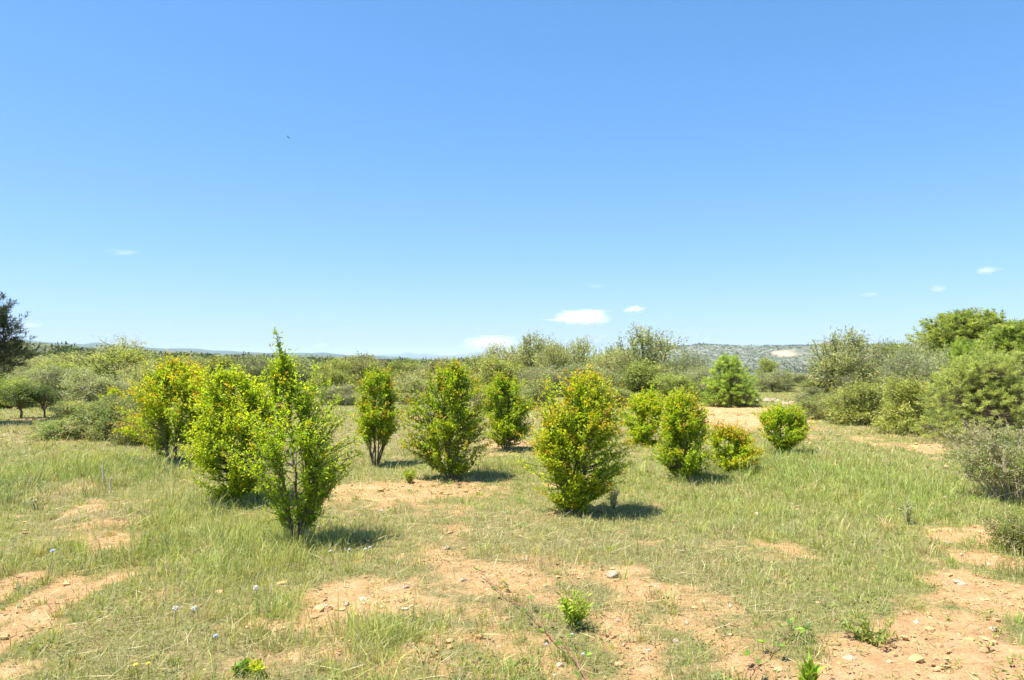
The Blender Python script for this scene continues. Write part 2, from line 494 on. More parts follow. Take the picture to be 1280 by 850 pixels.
def build_grass():
    VV, TT, CC = [], [], []; off = 0

    def put(V, T, C):
        nonlocal off
        VV.append(V); TT.append(T + off); CC.append(C); off += len(V)

    # 1. general sward, thin and fine
    x, y, r, g = sample_ground(880000, 3.2, 62, 1.42, 40, 21)
    bare = bareness(x, y); lush = np.clip(field(x, y, LUSH), 0, 1)
    keep = g.random(len(x)) < np.clip(1.02 - bare * .98, .15, 1) * (.50 + .50 * lush)
    x, y, r, bare, lush = x[keep], y[keep], r[keep], bare[keep], lush[keep]
    n = len(x)
    nz = noise2(x, y, .9, 81, 2); nf = noise2(x, y, .24, 83, 2)
    h = (.45 + 1.25 * nf) * (.048 + .034 * lush + .06 * np.clip(nz - .42, 0, 1) * (.5 + lush)) * g.lognormal(0, .38, n) * (1 - .45 * bare)
    w = .0042 * np.maximum(1, r / 6.5) ** .85 * g.uniform(.7, 1.4, n)
    put(*blades(x, y, terrain(x, y), h, w, g.uniform(0, 6.28, n), np.abs(g.normal(.55, .35, n)), g, grass_colour(x, y, g, n)))
    # 2. tufts: blades fanning out of a common root
    x0, y0, r0, g = sample_ground(16000, 3.2, 45, 1.35, 40, 22)
    bare = bareness(x0, y0); lush = np.clip(field(x0, y0, LUSH), 0, 1)
    keep = g.random(len(x0)) < np.clip(.9 - bare * 1.1, .05, 1) * (.30 + .7 * lush)
    x0, y0, r0, lush = x0[keep], y0[keep], r0[keep], lush[keep]
    k = 26
    m = len(x0)
    th = (.075 + .115 * lush * np.where(x0 > 1.0, .35, 1.0)) * g.lognormal(0, .5, m)
    ids = np.repeat(np.arange(m), k); n = m * k
    a = g.uniform(0, 6.28, n); sp = np.abs(g.normal(0, 1, n)) * .05 * (th[ids] / .15)
    x = x0[ids] + np.cos(a) * sp; y = y0[ids] + np.sin(a) * sp
    tint = grass_colour(x0, y0, g, m, -.06)
    col = np.clip(tint[ids] * (1 + g.normal(0, .13, (n, 1))), .01, .8)
    st = g.random(n) < .16; col[st] = C_STRAW * g.uniform(.7, 1.15, (st.sum(), 1))
    w = .0046 * np.maximum(1, r0[ids] / 6.5) ** .8 * g.uniform(.7, 1.4, n)
    put(*blades(x, y, terrain(x, y), th[ids] * g.uniform(.45, 1.15, n), w, a + g.normal(0, .5, n), np.abs(g.normal(.5, .3, n)), g, col))
    # 3. tall wispy stalks, mostly pale
    x, y, r, g = sample_ground(90000, 3.2, 40, 1.3, 40, 23)
    lush = np.clip(field(x, y, LUSH), 0, 1); bare = bareness(x, y); dry = np.clip(field(x, y, DRY), 0, 1)
    clump = np.clip((noise2(x, y, .8, 91, 2) - .36) * 3.2, 0, 1)
    leftness = sstep(1.5, -2.5, x)
    keep = g.random(len(x)) < np.clip(clump * (.25 + .75 * lush + .4 * dry) * (.30 + .70 * leftness) - bare, 0.0, 1)
    x, y, r, lush = x[keep], y[keep], r[keep], lush[keep]; n = len(x)
    h = g.uniform(.12, .30, n) * (.75 + .30 * lush)
    w = .0032 * np.maximum(1, r / 6.5) ** .9
    wind = .6 + g.normal(0, .9, n)
    c = grass_colour(x, y, g, n, .22)
    put(*blades(x, y, terrain(x, y), h, w, wind, np.abs(g.normal(.38, .22, n)), g, c))
    me = make_mesh('grass', np.concatenate(VV), np.concatenate(TT), M_GRASS, np.concatenate(CC))
    o = link('grass', me)
    tag(o, 'thin yellow green grass and dry stalks over the tan soil', 'grass', kind='stuff')

    # straw lying down
    x, y, r, g = sample_ground(30000, 3.2, 26, 1.3, 40, 31)
    dry = np.clip(field(x, y, DRY), 0, 1)
    keep = g.random(len(x)) < .10 + .9 * dry
    x, y, r = x[keep], y[keep], r[keep]; n = len(x)
    P = np.stack([x, y, terrain(x, y) + g.uniform(.01, .06, n)], 1)
    a = g.normal(.5, .8, n)
    D = np.stack([np.cos(a), np.sin(a), g.normal(0.05, .22, n)], 1)
    Nn = unit(np.stack([g.normal(0, .4, n), g.normal(0, .4, n), np.ones(n)], 1))
    L = g.uniform(.08, .30, n); W = .0045 * np.maximum(1, r / 6.5) ** .8
    V, Fq = leaves_mesh_data(P, D, Nn, L, W, 0.0)
    c = np.clip(np.where(g.random(n)[:, None] < .75, C_STRAW * 1.1, C_BROWN) * g.uniform(.7, 1.2, (n, 1)), 0, .8)
    me = make_mesh('straw', V, Fq, M_GRASS, np.repeat(c, 4, 0))
    tag(link('straw_litter', me), 'dry straw lying flat in the grass', 'straw', kind='stuff')

    # broad-leaved low weeds
    x0, y0, r0, g = sample_ground(9000, 3.2, 22, 1.2, 40, 33)
    b0 = bareness(x0, y0)
    keep = g.random(len(x0)) < np.where(b0 > .85, .30, .75)
    x0, y0, r0 = x0[keep], y0[keep], r0[keep]; m = len(x0); k = 9
    ids = np.repeat(np.arange(m), k); n = m * k
    a = g.uniform(0, 6.28, n); size = g.lognormal(-3.75, .35, m)[ids]
    sp = np.sqrt(g.random(n)) * size * 1.6
    P = np.stack([x0[ids] + np.cos(a) * sp, y0[ids] + np.sin(a) * sp, np.zeros(n)], 1)
    P[:, 2] = terrain(P[:, 0], P[:, 1]) + g.uniform(.004, .045, n)
    D = np.stack([np.cos(a), np.sin(a), g.uniform(.1, 1.0, n)], 1)
    Nn = unit(np.stack([g.normal(0, .5, n), g.normal(0, .5, n), np.ones(n)], 1))
    V, Fq = leaves_mesh_data(P, D, Nn, size * g.uniform(.7, 1.3, n), size * g.uniform(.25, .5, n))
    base = np.where((noise2(x0, y0, 1.5, 37) > .5)[:, None], np.array([.19, .27, .04]), np.array([.25, .28, .10]))
    c = jit([1, 1, 1], n, g, .18, .05) * base[ids]
    me = make_mesh('weeds', V, Fq, M_WEED, np.repeat(c, 4, 0))
    tag(link('weeds', me), 'low leafy weeds scattered through grass and soil', 'weeds', kind='stuff')

    # dead stems and dark crumbs on the bare soil
    x, y, r, g = sample_ground(26000, 3.2, 22, 1.2, 40, 35)
    b = bareness(x, y); clump = noise2(x, y, .35, 95, 2)
    keep = g.random(len(x)) < np.clip((b - .2), 0, 1) * np.clip((clump - .40) * 3.5, 0.04, 1)
    x, y, r = x[keep], y[keep], r[keep]; n = len(x)
    P = np.stack([x, y, terrain(x, y) + g.uniform(.004, .03, n)], 1)
    a = g.uniform(0, 6.28, n)
    D = np.stack([np.cos(a), np.sin(a), g.normal(0.15, .3, n)], 1)
    Nn = unit(np.stack([g.normal(0, .5, n), g.normal(0, .5, n), np.ones(n)], 1))
    V, Fq = leaves_mesh_data(P, D, Nn, g.uniform(.02, .09, n), .0045 * np.maximum(1, r / 6.5) ** .8 * g.uniform(.7, 2, n), .2)
    c = np.where(g.random(n)[:, None] < .5, np.array([.15, .11, .07]), np.array([.26, .21, .12])) * g.uniform(.6, 1.3, (n, 1))
    me = make_mesh('debris', V, Fq, M_GRASS, np.repeat(c, 4, 0))
    tag(link('plant_litter', me), 'dead brown stems littering the bare soil', 'litter', kind='stuff')


ICO = None


def ico_verts(sub=1):
    import bmesh
    bm = bmesh.new(); bmesh.ops.create_icosphere(bm, subdivisions=sub, radius=1)
    V = np.array([v.co[:] for v in bm.verts]); T = np.array([[v.index for v in f.verts] for f in bm.faces])
    bm.free(); return V, T


def build_gravel():
    V0, T0 = ico_verts(1)
    x, y, r, g = sample_ground(60000, 3.2, 24, 1.3, 40, 41)
    b = bareness(x, y)
    keep = g.random(len(x)) < np.clip(b * b, .03, .8) * np.clip((noise2(x, y, .4, 45, 2) - .25) * 2.2, .1, 1)
    x, y, r = x[keep], y[keep], r[keep]; n = len(x)
    s = np.clip(g.lognormal(-4.75, .65, n), .004, .045) * np.maximum(1, r / 8) ** .5
    Rz = g.uniform(0, 6.28, n)
    V = V0[None] * (1 + .28 * g.normal(0, 1, (n, len(V0), 1)))
    V = V * (s[:, None, None] * np.stack([g.uniform(.8, 1.4, n), g.uniform(.7, 1.2, n), g.uniform(.45, .9, n)], 1)[:, None, :])
    c, sn = np.cos(Rz)[:, None], np.sin(Rz)[:, None]
    V = np.stack([V[..., 0] * c - V[..., 1] * sn, V[..., 0] * sn + V[..., 1] * c, V[..., 2]], -1)
    V = V + np.stack([x, y, terrain(x, y) + s * .15], 1)[:, None, :]
    T = (T0[None] + (np.arange(n) * len(V0))[:, None, None]).reshape(-1, 3)
    base = np.where(g.random(n)[:, None] < .92, np.array([.46, .29, .14]), np.array([.52, .43, .31]))
    col = base * g.uniform(.65, 1.15, (n, 1))
    m, nt, N, Lk = new_mat('gravel_stone')
    out = N.new('ShaderNodeOutputMaterial'); p = N.new('ShaderNodeBsdfPrincipled'); at = N.new('ShaderNodeAttribute'); at.attribute_name = 'Col'
    Lk.new(at.outputs['Color'], p.inputs['Base Color']); p.inputs['Roughness'].default_value = .95; p.inputs['Specular IOR Level'].default_value = .1
    Lk.new(p.outputs[0], out.inputs['Surface'])
    me = make_mesh('gravel', V.reshape(-1, 3), T, m, np.repeat(col, len(V0), 0))
    tag(link('gravel', me), 'tan clods and pale pebbles on the bare soil', 'gravel', kind='stuff')


def stone_mesh(name, size, seed, flat=.65):
    V, T = ico_verts(3)
    g = np.random.default_rng(seed)
    # cut by random planes for flat broken faces, then roughen
    for _ in range(9):
        nrm = unit(g.normal(0, 1, 3)); d = g.uniform(.55, .9)
        over = np.maximum(V @ nrm - d, 0); V = V - over[:, None] * nrm
    V = V * (1 + .10 * (noise3(V + 5, .35, seed) - .5)[:, None])
    V = V * np.array([1.0, g.uniform(.7, .95), flat]) * size
    return make_mesh(name, V, T, M_STONE, smooth=False)


# ------------------------------------------------------------------ pomegranate bushes
def quad_bez(a, b, c, n):
    t = np.linspace(0, 1, n)[:, None]
    return (1 - t) ** 2 * a + 2 * t * (1 - t) * b + t * t * c


def pomegranate(label, base_px, base_py, prof, seed, twigs=360, stems=6, leaf=.052, yellow=.3, orange=.12, shoots=(), clear=.10, density=1.0, spread=.09, dark=1.0, depth=1.0, fat=1.0, foot=.54):
    """prof: photo outline rows (py, left px, right px) from top to bottom"""
    g = np.random.default_rng(seed)
    leaf *= .95; density *= 1.12; twigs = int(twigs * 1.32); yellow *= .72; orange *= 1.25; clear = min(clear, .05) if foot > .3 else clear
    base = ground_at(base_px, base_py)
    d = base[1]
    top_py = prof[0][0]
    conv = lambda px, py: ((px - base_px) / F * d, (base_py - py) / F * d)
    zs = np.array([conv(0, p[0])[1] for p in prof])[::-1]
    xl = np.array([conv(p[1], 0)[0] for p in prof])[::-1]
    xr = np.array([conv(p[2], 0)[0] for p in prof])[::-1]
    H = zs[-1]
    root = empty('pomegranate_bush', base, label, 'bush', 'pomegranate bushes of the orchard')
    cx = lambda z: np.interp(z, zs, (xl + xr) / 2)
    hw = lambda z: np.maximum(np.interp(z, zs, (xr - xl) / 2), .02) * fat
    hwmax = hw(zs).max(); hw0 = hw
    hw = lambda z: np.maximum(hw0(z), np.where(np.asarray(z) < .45 * H, hwmax * foot * sstep(-.10 * H, .16 * H, np.asarray(z)), 0))
    tb = Tubes()
    # stems rise from a common stool
    stem_pts = []
    for s in range(stems):
        a = s / stems * 2 * math.pi + g.uniform(-.5, .5)
        b0 = np.array([math.cos(a), math.sin(a), 0]) * spread * g.uniform(.3, 1)
        zt = H * g.uniform(.72, .96) if s else H * .97
        q = hw(zt) * .55
        te = np.array([cx(zt) + math.cos(a) * q, math.sin(a) * q * depth, zt])
        zm = H * .45
        mid = np.array([cx(zm) + math.cos(a) * hw(zm) * g.uniform(.25, .6), math.sin(a) * hw(zm) * depth * g.uniform(.25, .6), zm])
        p = quad_bez(b0, mid * 1.0 + (mid - b0) * .12, te, 18)
        p[1:-1] += g.normal(0, .012, (16, 3))
        p[0] = [b0[0] * .15, b0[1] * .15, -.12]
        tb.add(p, np.linspace(.017 * (H / 1.6) ** .5, .004, 18), 6)
        stem_pts.append(p)
    # clumped twig targets
    M = twigs * 8
    z = g.uniform(clear * H, H, M)
    keep = g.random(M) < (hw(z) / hw(zs).max()) ** .6
    z = z[keep]; M = len(z)
    a = g.uniform(0, 2 * math.pi, M); rr = g.random(M) ** .36
    w = hw(z)
    X = np.stack([cx(z) + np.cos(a) * rr * w, np.sin(a) * rr * w * depth, z], 1)
    X[:, :2] += (X[:, :2] - np.stack([cx(z), z * 0], 1)) * (.85 * (noise3(X * 1.0 + 7 * seed, .38, seed + 9) - .5))[:, None]
    n3 = noise3(X + 11 * seed, .22, seed) * .6 + noise3(X + 3 * seed, .45, seed + 4) * .4
    order = np.argsort(-(n3 + g.normal(0, .035, M)))
    X = X[order[:int(len(order) * .44)]]; X = X[g.permutation(len(X))[:twigs]]
    # ragged side shoots that break the outline
    ns = max(14, twigs // 14)
    zz = g.uniform(max(clear, .12) * H, .92 * H, ns); aa = g.uniform(0, 6.28, ns); ww = hw(zz) * g.uniform(.95, 1.32, ns)
    X = np.concatenate([X, np.stack([cx(zz) + np.cos(aa) * ww, np.sin(aa) * ww * depth, zz + .05 * H], 1)])
    P, D, Nn, L, W, C = [], [], [], [], [], []
    lean_side = np.array([-.35, -.3, .55])

    def leafy(path, count, frac0, new_growth, scale=1.0):
        m = count
        t = np.sort(g.uniform(frac0, 1.0, m)); t[-3:] = 1.0
        idx = t * (len(path) - 1); i0 = np.minimum(idx.astype(int), len(path) - 2); f = (idx - i0)[:, None]
        q = path[i0] * (1 - f) + path[i0 + 1] * f
        tang = unit(path[i0 + 1] - path[i0])
        rnd = unit(g.normal(0, 1, (m, 3)))
        dr = unit(tang * .3 + rnd * 1.0 + np.array([0, 0, .05]))
        nn = unit(g.normal(0, .55, (m, 3)) + np.array([-.15, -.1, .9]))
        ln = leaf * scale * g.uniform(.6, 1.3, m) * (1 - .25 * t)
        young = np.clip((t - .6) / .4, 0, 1)
        mature = np.array([.275, .425, .014]); bright = np.array([.54, .60, .019]); org = np.array([.62, .27, .03]); gold = np.array([.56, .40, .025])
        u = np.clip(yellow + .45 * young + g.normal(0, .22, m), 0, 1)[:, None]
        c = mature * (1 - u) + bright * u
        if new_growth == 1:
            k = np.clip(young * g.uniform(.35, 1.1, m), 0, 1)[:, None]
            c = c * (1 - k) + (org if g.random() < .6 else gold) * k
        c = c * np.clip(1 + g.normal(0, .14, (m, 1)), .6, 1.5) * dark
        q = q + unit(g.normal(0, 1, (m, 3))) * np.abs(g.normal(0, .030, (m, 1))) * (H / 1.6) ** .5 * (.35 + .65 * t[:, None])
        P.append(q); D.append(dr); Nn.append(nn); L.append(ln); W.append(ln * g.uniform(.36, .54, m)); C.append(c)

    for x in X:
        p = stem_pts[g.integers(stems)]
        hz = max(.04 * H, x[2] - g.uniform(.02, .22) * H * .8 - .03)
        near = [q for q in stem_pts]
        # nearest stem most of the time
        best = min(near, key=lambda q: np.min(np.linalg.norm(q - np.array([x[0], x[1], hz]), axis=1)) + g.uniform(0, .12))
        k = np.argmin(np.abs(best[:, 2] - hz)); s0 = best[k]
        mid = s0 * .45 + x * .55 + np.array([0, 0, -.02]) + (x - s0) * np.array([.18, .18, -.05])
        path = quad_bez(s0, mid, x, 8)
        ln = np.linalg.norm(x - s0)
        # small leafy end continuing outward and upward
        out = unit(np.array([x[0] - cx(x[2]), x[1], 0]) + 1e-6)
        end = x + (out * (.9 - .4 * x[2] / H) + np.array([0, 0, .05 + .7 * x[2] / H]) + g.normal(0, .25, 3)) * g.uniform(.05, .17)
        path = np.concatenate([path, [x * .5 + end * .5 + g.normal(0, .006, 3), end]])
        tb.add(path, np.linspace(.0055, .0016, len(path)), 4)
        ex = (x[0] - cx(x[2])) / hw(x[2])
        ng = 1 if g.random() < orange * (1.5 if x[2] > .55 * H or abs(ex) > .6 else .6) else 0
        leafy(path, int(g.integers(24, 40) * density), max(.2, 1 - .40 / max(ln, .2)), ng)
    for p in stem_pts:
        leafy(p, int(150 * density * (H / 1.6)), max(.16, clear), 0)
        for _ in range(2):
            i = g.integers(5, 16); q = p[i]; a = g.uniform(0, 6.28)
            e = q + np.array([math.cos(a), math.sin(a), g.uniform(.2, .8)]) * g.uniform(.08, .2)
            sub = quad_bez(q, (q + e) / 2, e, 5); tb.add(sub, np.linspace(.004, .0015, 5), 4); leafy(sub, int(20 * density), .2, 0)
    for (tx, ty, w0, cnt, ng) in shoots:
        ex, ez = conv(tx, ty)
        e = np.array([ex, g.normal(0, .05), ez])
        best = min(stem_pts, key=lambda q: np.linalg.norm(q[-3] - e))
        s0 = best[len(best) // 2 + 2]
        path = quad_bez(s0, np.array([ex * .85 + s0[0] * .15, s0[1] * .5 + e[1] * .5, s0[2] * .45 + e[2] * .55]), e, 14)
        tb.add(path, np.linspace(.006, .0018, 14), 4)
        for j in range(int(cnt)):
            f = .35 + .65 * j / cnt
            q = path[int(f * 13)]
            a = g.uniform(0, 6.28)
            tipq = q + np.array([math.cos(a), math.sin(a), .8]) * w0 * g.uniform(.5, 1.1) * (1.15 - f * .6)
            sub = quad_bez(q, (q + tipq) / 2 + np.array([0, 0, -.01]), tipq, 5)
            tb.add(sub, np.linspace(.003, .0014, 5), 3)
            leafy(sub, int(g.integers(8, 14)), .2, ng if g.random() < .5 else 0, .9)
        leafy(path, int(cnt * 4), .35, ng, .85)
    link('trunk', tb.mesh('trunk', M_BARK), root)
    P, D, Nn, L, W, C = (np.concatenate(q) for q in (P, D, Nn, L, W, C))
    V, Fq = leaves_mesh_data(P, D, Nn, L, W, .18, .5)
    link('crown', make_mesh('crown', V, Fq, M_POM, np.repeat(C, 4, 0)), root)
    return root


def build_bushes():
    pomegranate('tallest front bush, lime green, a thin shoot rising above the horizon', 373, 676,
                [(446, 347, 358), (462, 342, 364), (478, 338, 368), (492, 332, 382), (508, 318, 410), (525, 306, 426), (550, 298, 436), (575, 306, 438), (600, 322, 430), (622, 334, 410), (645, 348, 398), (660, 356, 390), (672, 362, 384)],
                11, twigs=310, stems=6, fat=.98, foot=.25, density=.9, yellow=.32, orange=.05, leaf=.050, shoots=[(345, 409, .05, 24, 0), (354, 438, .06, 14, 0), (392, 455, .045, 10, 0), (360, 448, .06, 14, 0), (408, 476, .06, 9, 0), (425, 490, .05, 8, 0)], clear=.12, spread=.07)
    pomegranate('yellow green bush close behind the tallest front bush', 292, 627,
                [(462, 272, 302), (478, 258, 322), (500, 250, 340), (525, 246, 345), (555, 246, 342), (585, 248, 338), (605, 258, 322), (622, 272, 310)],
                12, twigs=560, stems=7, fat=1.06, clear=.04, yellow=.62, orange=.08, leaf=.056, shoots=[(330, 458, .05, 8, 0), (262, 470, .05, 8, 1)])
    pomegranate('golden green bush with orange tips, leftmost of the front clump', 216, 578,
                [(450, 205, 222), (462, 192, 240), (480, 182, 255), (500, 174, 262), (525, 172, 266), (548, 182, 262), (566, 196, 246), (576, 206, 236)],
                13, twigs=560, stems=7, fat=1.12, clear=.04, yellow=.58, orange=.36, leaf=.064, density=.95, shoots=[(208, 445, .06, 9, 1), (186, 468, .06, 7, 1), (228, 458, .06, 7, 0)])
    pomegranate('slender tuft-topped bush with bare lower stems left of centre', 469, 581,
                [(462, 470, 484), (476, 456, 490), (495, 444, 496), (515, 440, 500), (535, 444, 498), (552, 452, 492), (566, 462, 482), (580, 464, 476)],
                14, twigs=260, foot=.0, stems=7, yellow=.26, orange=.20, leaf=.060, shoots=[(485, 453, .05, 9, 1), (467, 470, .05, 7, 0), (448, 478, .05, 6, 1)], clear=.30, dark=.92, spread=.12)
    pomegranate('dark spired bush dotted with coral blossom over its own shadow', 566, 598,
                [(458, 560, 574), (470, 546, 586), (490, 528, 594), (512, 512, 598), (535, 508, 602), (558, 510, 602), (575, 520, 596), (588, 548, 586), (597, 560, 572)],
                15, twigs=400, stems=5, yellow=.22, orange=.17, leaf=.060, shoots=[(566, 445, .045, 12, 0), (546, 456, .05, 9, 1), (584, 452, .05, 8, 0), (534, 462, .05, 6, 1)], clear=.16, dark=.88)
    pomegranate('rounded dark green bush behind and left of the centre bush', 632, 562,
                [(472, 622, 645), (486, 610, 654), (505, 603, 660), (525, 602, 660), (545, 606, 656), (556, 618, 648), (562, 626, 640)],
                16, twigs=300, stems=6, yellow=.28, orange=.14, leaf=.066, shoots=[(627, 465, .06, 7, 1), (645, 470, .06, 6, 1), (612, 478, .06, 5, 0)], dark=.9)
    pomegranate('big yellow orange tinted bush standing alone in the middle', 714, 640,
                [(472, 716, 744), (486, 690, 750), (500, 680, 758), (520, 670, 766), (545, 668, 770), (570, 664, 772), (595, 664, 770), (615, 674, 762), (630, 690, 744), (638, 702, 728)],
                17, twigs=560, stems=8, yellow=.55, orange=.30, leaf=.056, shoots=[(737, 461, .05, 9, 1), (728, 466, .05, 7, 1), (686, 486, .05, 7, 1), (752, 488, .05, 6, 1)], clear=.07)
    pomegranate('yellowish bush half hidden behind the right orchard bush', 803, 556,
                [(492, 800, 818), (502, 786, 830), (518, 776, 836), (535, 774, 838), (548, 780, 832), (555, 794, 816)],
                18, twigs=260, stems=6, yellow=.52, orange=.16, leaf=.070, shoots=[(815, 478, .07, 8, 0), (804, 484, .06, 6, 1)])
    pomegranate('tall green bush right of the centre bush, orange tipped spire', 856, 600,
                [(496, 840, 866), (508, 828, 876), (525, 818, 888), (545, 814, 890), (565, 816, 888), (582, 824, 882), (594, 838, 872), (599, 848, 864)],
                19, twigs=430, stems=7, yellow=.30, orange=.16, leaf=.060, shoots=[(853, 484, .05, 9, 1), (838, 496, .05, 7, 0), (868, 492, .05, 7, 1)], dark=.95)
    pomegranate('small orange tinged bush against the tall green bush', 912, 589,
                [(535, 898, 916), (545, 888, 932), (560, 882, 942), (574, 886, 944), (584, 894, 936), (588, 902, 926)],
                20, twigs=260, stems=6, yellow=.66, orange=.46, leaf=.058, clear=.05)
    pomegranate('small ball shaped green bush on a short stem in open grass', 976, 567,
                [(510, 966, 984), (518, 956, 996), (530, 952, 1001), (542, 952, 1001), (552, 960, 996), (560, 968, 986), (566, 973, 980)],
                21, twigs=300, foot=.3, stems=4, yellow=.38, orange=.12, leaf=.060, clear=.18, spread=.04)
    pomegranate('tiny bright yellow green bush beside the silvery olive', 141, 518,
                [(488, 136, 146), (496, 130, 150), (506, 128, 153), (514, 133, 149)],
                22, twigs=130, stems=5, yellow=.62, orange=.2, leaf=.085)


# ------------------------------------------------------------------ trees behind
def puff_tree(name, seed, h=3.0, w=3.2, lobes=9, clumps=170, per=34, leafL=.13, leafW=.055, sig=.17, cols=((.15, .17, .07),), low=.18, shoots=0, needle=False, bark=None, peak=.5, under=None, trunk_h=.3, mat=None, skirt=True):
    """a tree standing at the origin: trunk with limbs, crown of leaf sprays hung round several lobes"""
    g = np.random.default_rng(seed)
    mat = mat or (M_PINE if needle else M_TREE)
    tb = Tubes()
    lob = []
    for k in range(lobes):
        a = k * 2.399 + g.uniform(-.4, .4)
        t = (k + .5) / lobes
        zz = h * (low + (1 - low) * (.25 + .6 * g.random() if peak < .6 else .1 + .8 * t))
        lim = math.sqrt(max(0.05, 1 - abs((zz / h - low) / (1 - low) - .38) ** 1.6 * 1.5)) if not needle else max(.12, 1 - (zz / h) ** 1.25)
        rad = w * .5 * lim * g.uniform(.35, .68)
        c = np.array([math.cos(a) * rad, math.sin(a) * rad, zz])
        s = w * g.uniform(.16, .26) * (1 if not needle else (.7 + .6 * lim))
        lob.append((c, np.array([s, s, s * g.uniform(.7, .95)])))
    top = np.array([g.normal(0, .06 * w), g.normal(0, .06 * w), h * .84]); lob.append((top, np.array([w * .15, w * .15, h * .15])))
    if skirt and low < .1:
        for k in range(7):
            a = k * .9 + g.uniform(-.3, .3); rd = w * g.uniform(.22, .34)
            lob.append((np.array([math.cos(a) * rd, math.sin(a) * rd, h * g.uniform(.12, .24)]), np.array([w * .17, w * .17, h * .16])))
    lob.append((np.array([0, 0, h * (low + .34)]), np.array([w * .3, w * .3, h * .3])))
    base = [np.array([0, 0, -.15]), np.array([.02 * w, 0, h * trunk_h * .5]), np.array([-.01 * w, .02 * w, h * trunk_h])]
    tb.add(np.array(base), [.05 * h * .6, .04 * h * .6, .034 * h * .6], 8)
    for c, s in lob:
        p = quad_bez(base[-1] - np.array([0, 0, .08 * h]), base[-1] * .5 + c * .5 + np.array([0, 0, .06 * h]), c, 7)
        tb.add(p, np.linspace(.02 * h, .004 * h, 7), 5)
    P, D, Nn, L, W, C = [], [], [], [], [], []
    wts = np.array([np.prod(s) ** .66 for c, s in lob]); wts /= wts.sum()
    cols = [np.array(c) for c in cols]
    for k in range(clumps):
        c, s = lob[g.choice(len(lob), p=wts)]
        dv = unit(g.normal(0, 1, 3) + np.array([0, 0, .25]))
        q = c + dv * s * g.uniform(.55, 1.12)
        if q[2] < low * h * .6: q[2] = low * h * .6 + abs(g.normal(0, .1))
        cc = cols[g.integers(len(cols))]
        m = int(per * g.uniform(.6, 1.4))
        ctr = np.array([0, 0, h * .45])
        od = unit(q - ctr)
        if needle:
            # a tuft: needles round an upturned shoot
            ax = unit(od + np.array([0, 0, .7]) + g.normal(0, .35, 3))
            ln = sig * g.uniform(1.2, 2.2)
            t = g.random(m)[:, None]
            pp = q + ax * ln * t + g.normal(0, .015, (m, 3))
            dd = unit(ax * .9 + unit(g.normal(0, 1, (m, 3))) * .9)
            tb.add(np.array([c, c * .35 + q * .65 + np.array([0, 0, -.03]), q, q + ax * ln]), [.007, .0045, .003, .002], 3)
        else:
            ax = unit(od * .6 + np.array([0, 0, .5]) + g.normal(0, .5, 3))
            t = np.clip(g.normal(0, 1, (m, 1)), -1.6, 1.5)
            pp = q + ax * t * sig * 1.25 + np.clip(g.normal(0, 1, (m, 3)), -1.5, 1.5) * sig * .62
            tb.add(np.array([c, c * .4 + q * .6 + np.array([0, 0, -.04]), q, q + ax * sig * 1.6]), [.014, .010, .007, .004], 3)
            dd = unit(od * .4 + ax * .3 + unit(g.normal(0, 1, (m, 3))) * 1.1)
        P.append(pp); D.append(dd); Nn.append(unit(g.normal(0, .8, (m, 3)) + od * .6 + np.array([-.15, -.1, .45])))
        L.append(leafL * g.uniform(.6, 1.35, m)); W.append(leafW * g.uniform(.7, 1.3, m))
        C.append(jit(cc, m, g, .16, .07) * np.clip(1 + g.normal(0, .10), .75, 1.3))
    for k in range(shoots):
        a = g.uniform(0, 6.28); rad = w * .42 * math.sqrt(g.random())
        b0 = np.array([math.cos(a) * rad, math.sin(a) * rad, h * (.80 - .5 * (rad / w))])
        e = b0 + np.array([math.cos(a) * .12, math.sin(a) * .12, h * g.uniform(.10, .24)]) + g.normal(0, .05, 3)
        lc = min((q[0] for q in lob), key=lambda q: np.linalg.norm(q - b0))
        p = np.concatenate([[lc], quad_bez(b0, (b0 + e) / 2 + g.normal(0, .04, 3), e, 6)])
        tb.add(p, np.linspace(.020, .007, 7), 3)
        m = 26
        t = g.random(m)[:, None]
        P.append(b0 * (1 - t) + e * t + np.clip(g.normal(0, .025, (m, 3)), -.05, .05)); D.append(unit(g.normal(0, 1, (m, 3)) + np.array([0, 0, .5])))
        Nn.append(unit(g.normal(0, 1, (m, 3)))); L.append(leafL * g.uniform(.6, 1.2, m)); W.append(leafW * g.uniform(.7, 1.2, m))
        C.append(jit(cols[0], m, g, .15, .07))
    P, D, Nn, L, W, C = (np.concatenate(q) for q in (P, D, Nn, L, W, C))
    V, Fq = leaves_mesh_data(P, D, Nn, L, W, .12, .5)
    cm = make_mesh('crown', V, Fq, mat, np.repeat(np.clip(C, .004, .8), 4, 0))
    ext = np.percentile(V, [1.0, 99.0], axis=0)
    return dict(name=name, trunk=tb.mesh('trunk', bark or M_BARK), crown=cm, w=max(ext[1][0] - ext[0][0], ext[1][1] - ext[0][1]) * .97, h=float(np.percentile(V[:, 2], 99.6)))


PROTO = {}


def plant(kind, label, l, r, top, d, cat='tree', group=None, rz=None, name=None, base_lift=0.0, depth=None):
    """one tree or shrub: outline left/right/top in photo pixels at distance d"""
    p = PROTO[kind]
    px = (l + r) / 2
    x = (px - 640) / F * d; z = gz(x, d)
    hh = CAMZ + (HORIZ - top) / F * d - z
    ww = (r - l) / F * d
    sx = ww / p['w']; sz = hh / p['h']
    if 'root' not in p:
        root = empty(name or p['name'], (x, d, z), label, cat, group)
        p['root'] = root
        link('trunk', p['trunk'], root); link('crown', p['crown'], root)
        o = root
    else:
        o = copy_tree(p['root'], (x, d, z), (1, 1, 1), 0)
        if name: o.name = name
        for k in ('label', 'category', 'group'):
            if k in o: del o[k]
        tag(o, label, cat, group)
    o.scale = (sx, sx if depth is None else depth, sz)
    o.rotation_euler = (0, 0, rng.uniform(0, 6.28) if rz is None else rz)
    return o


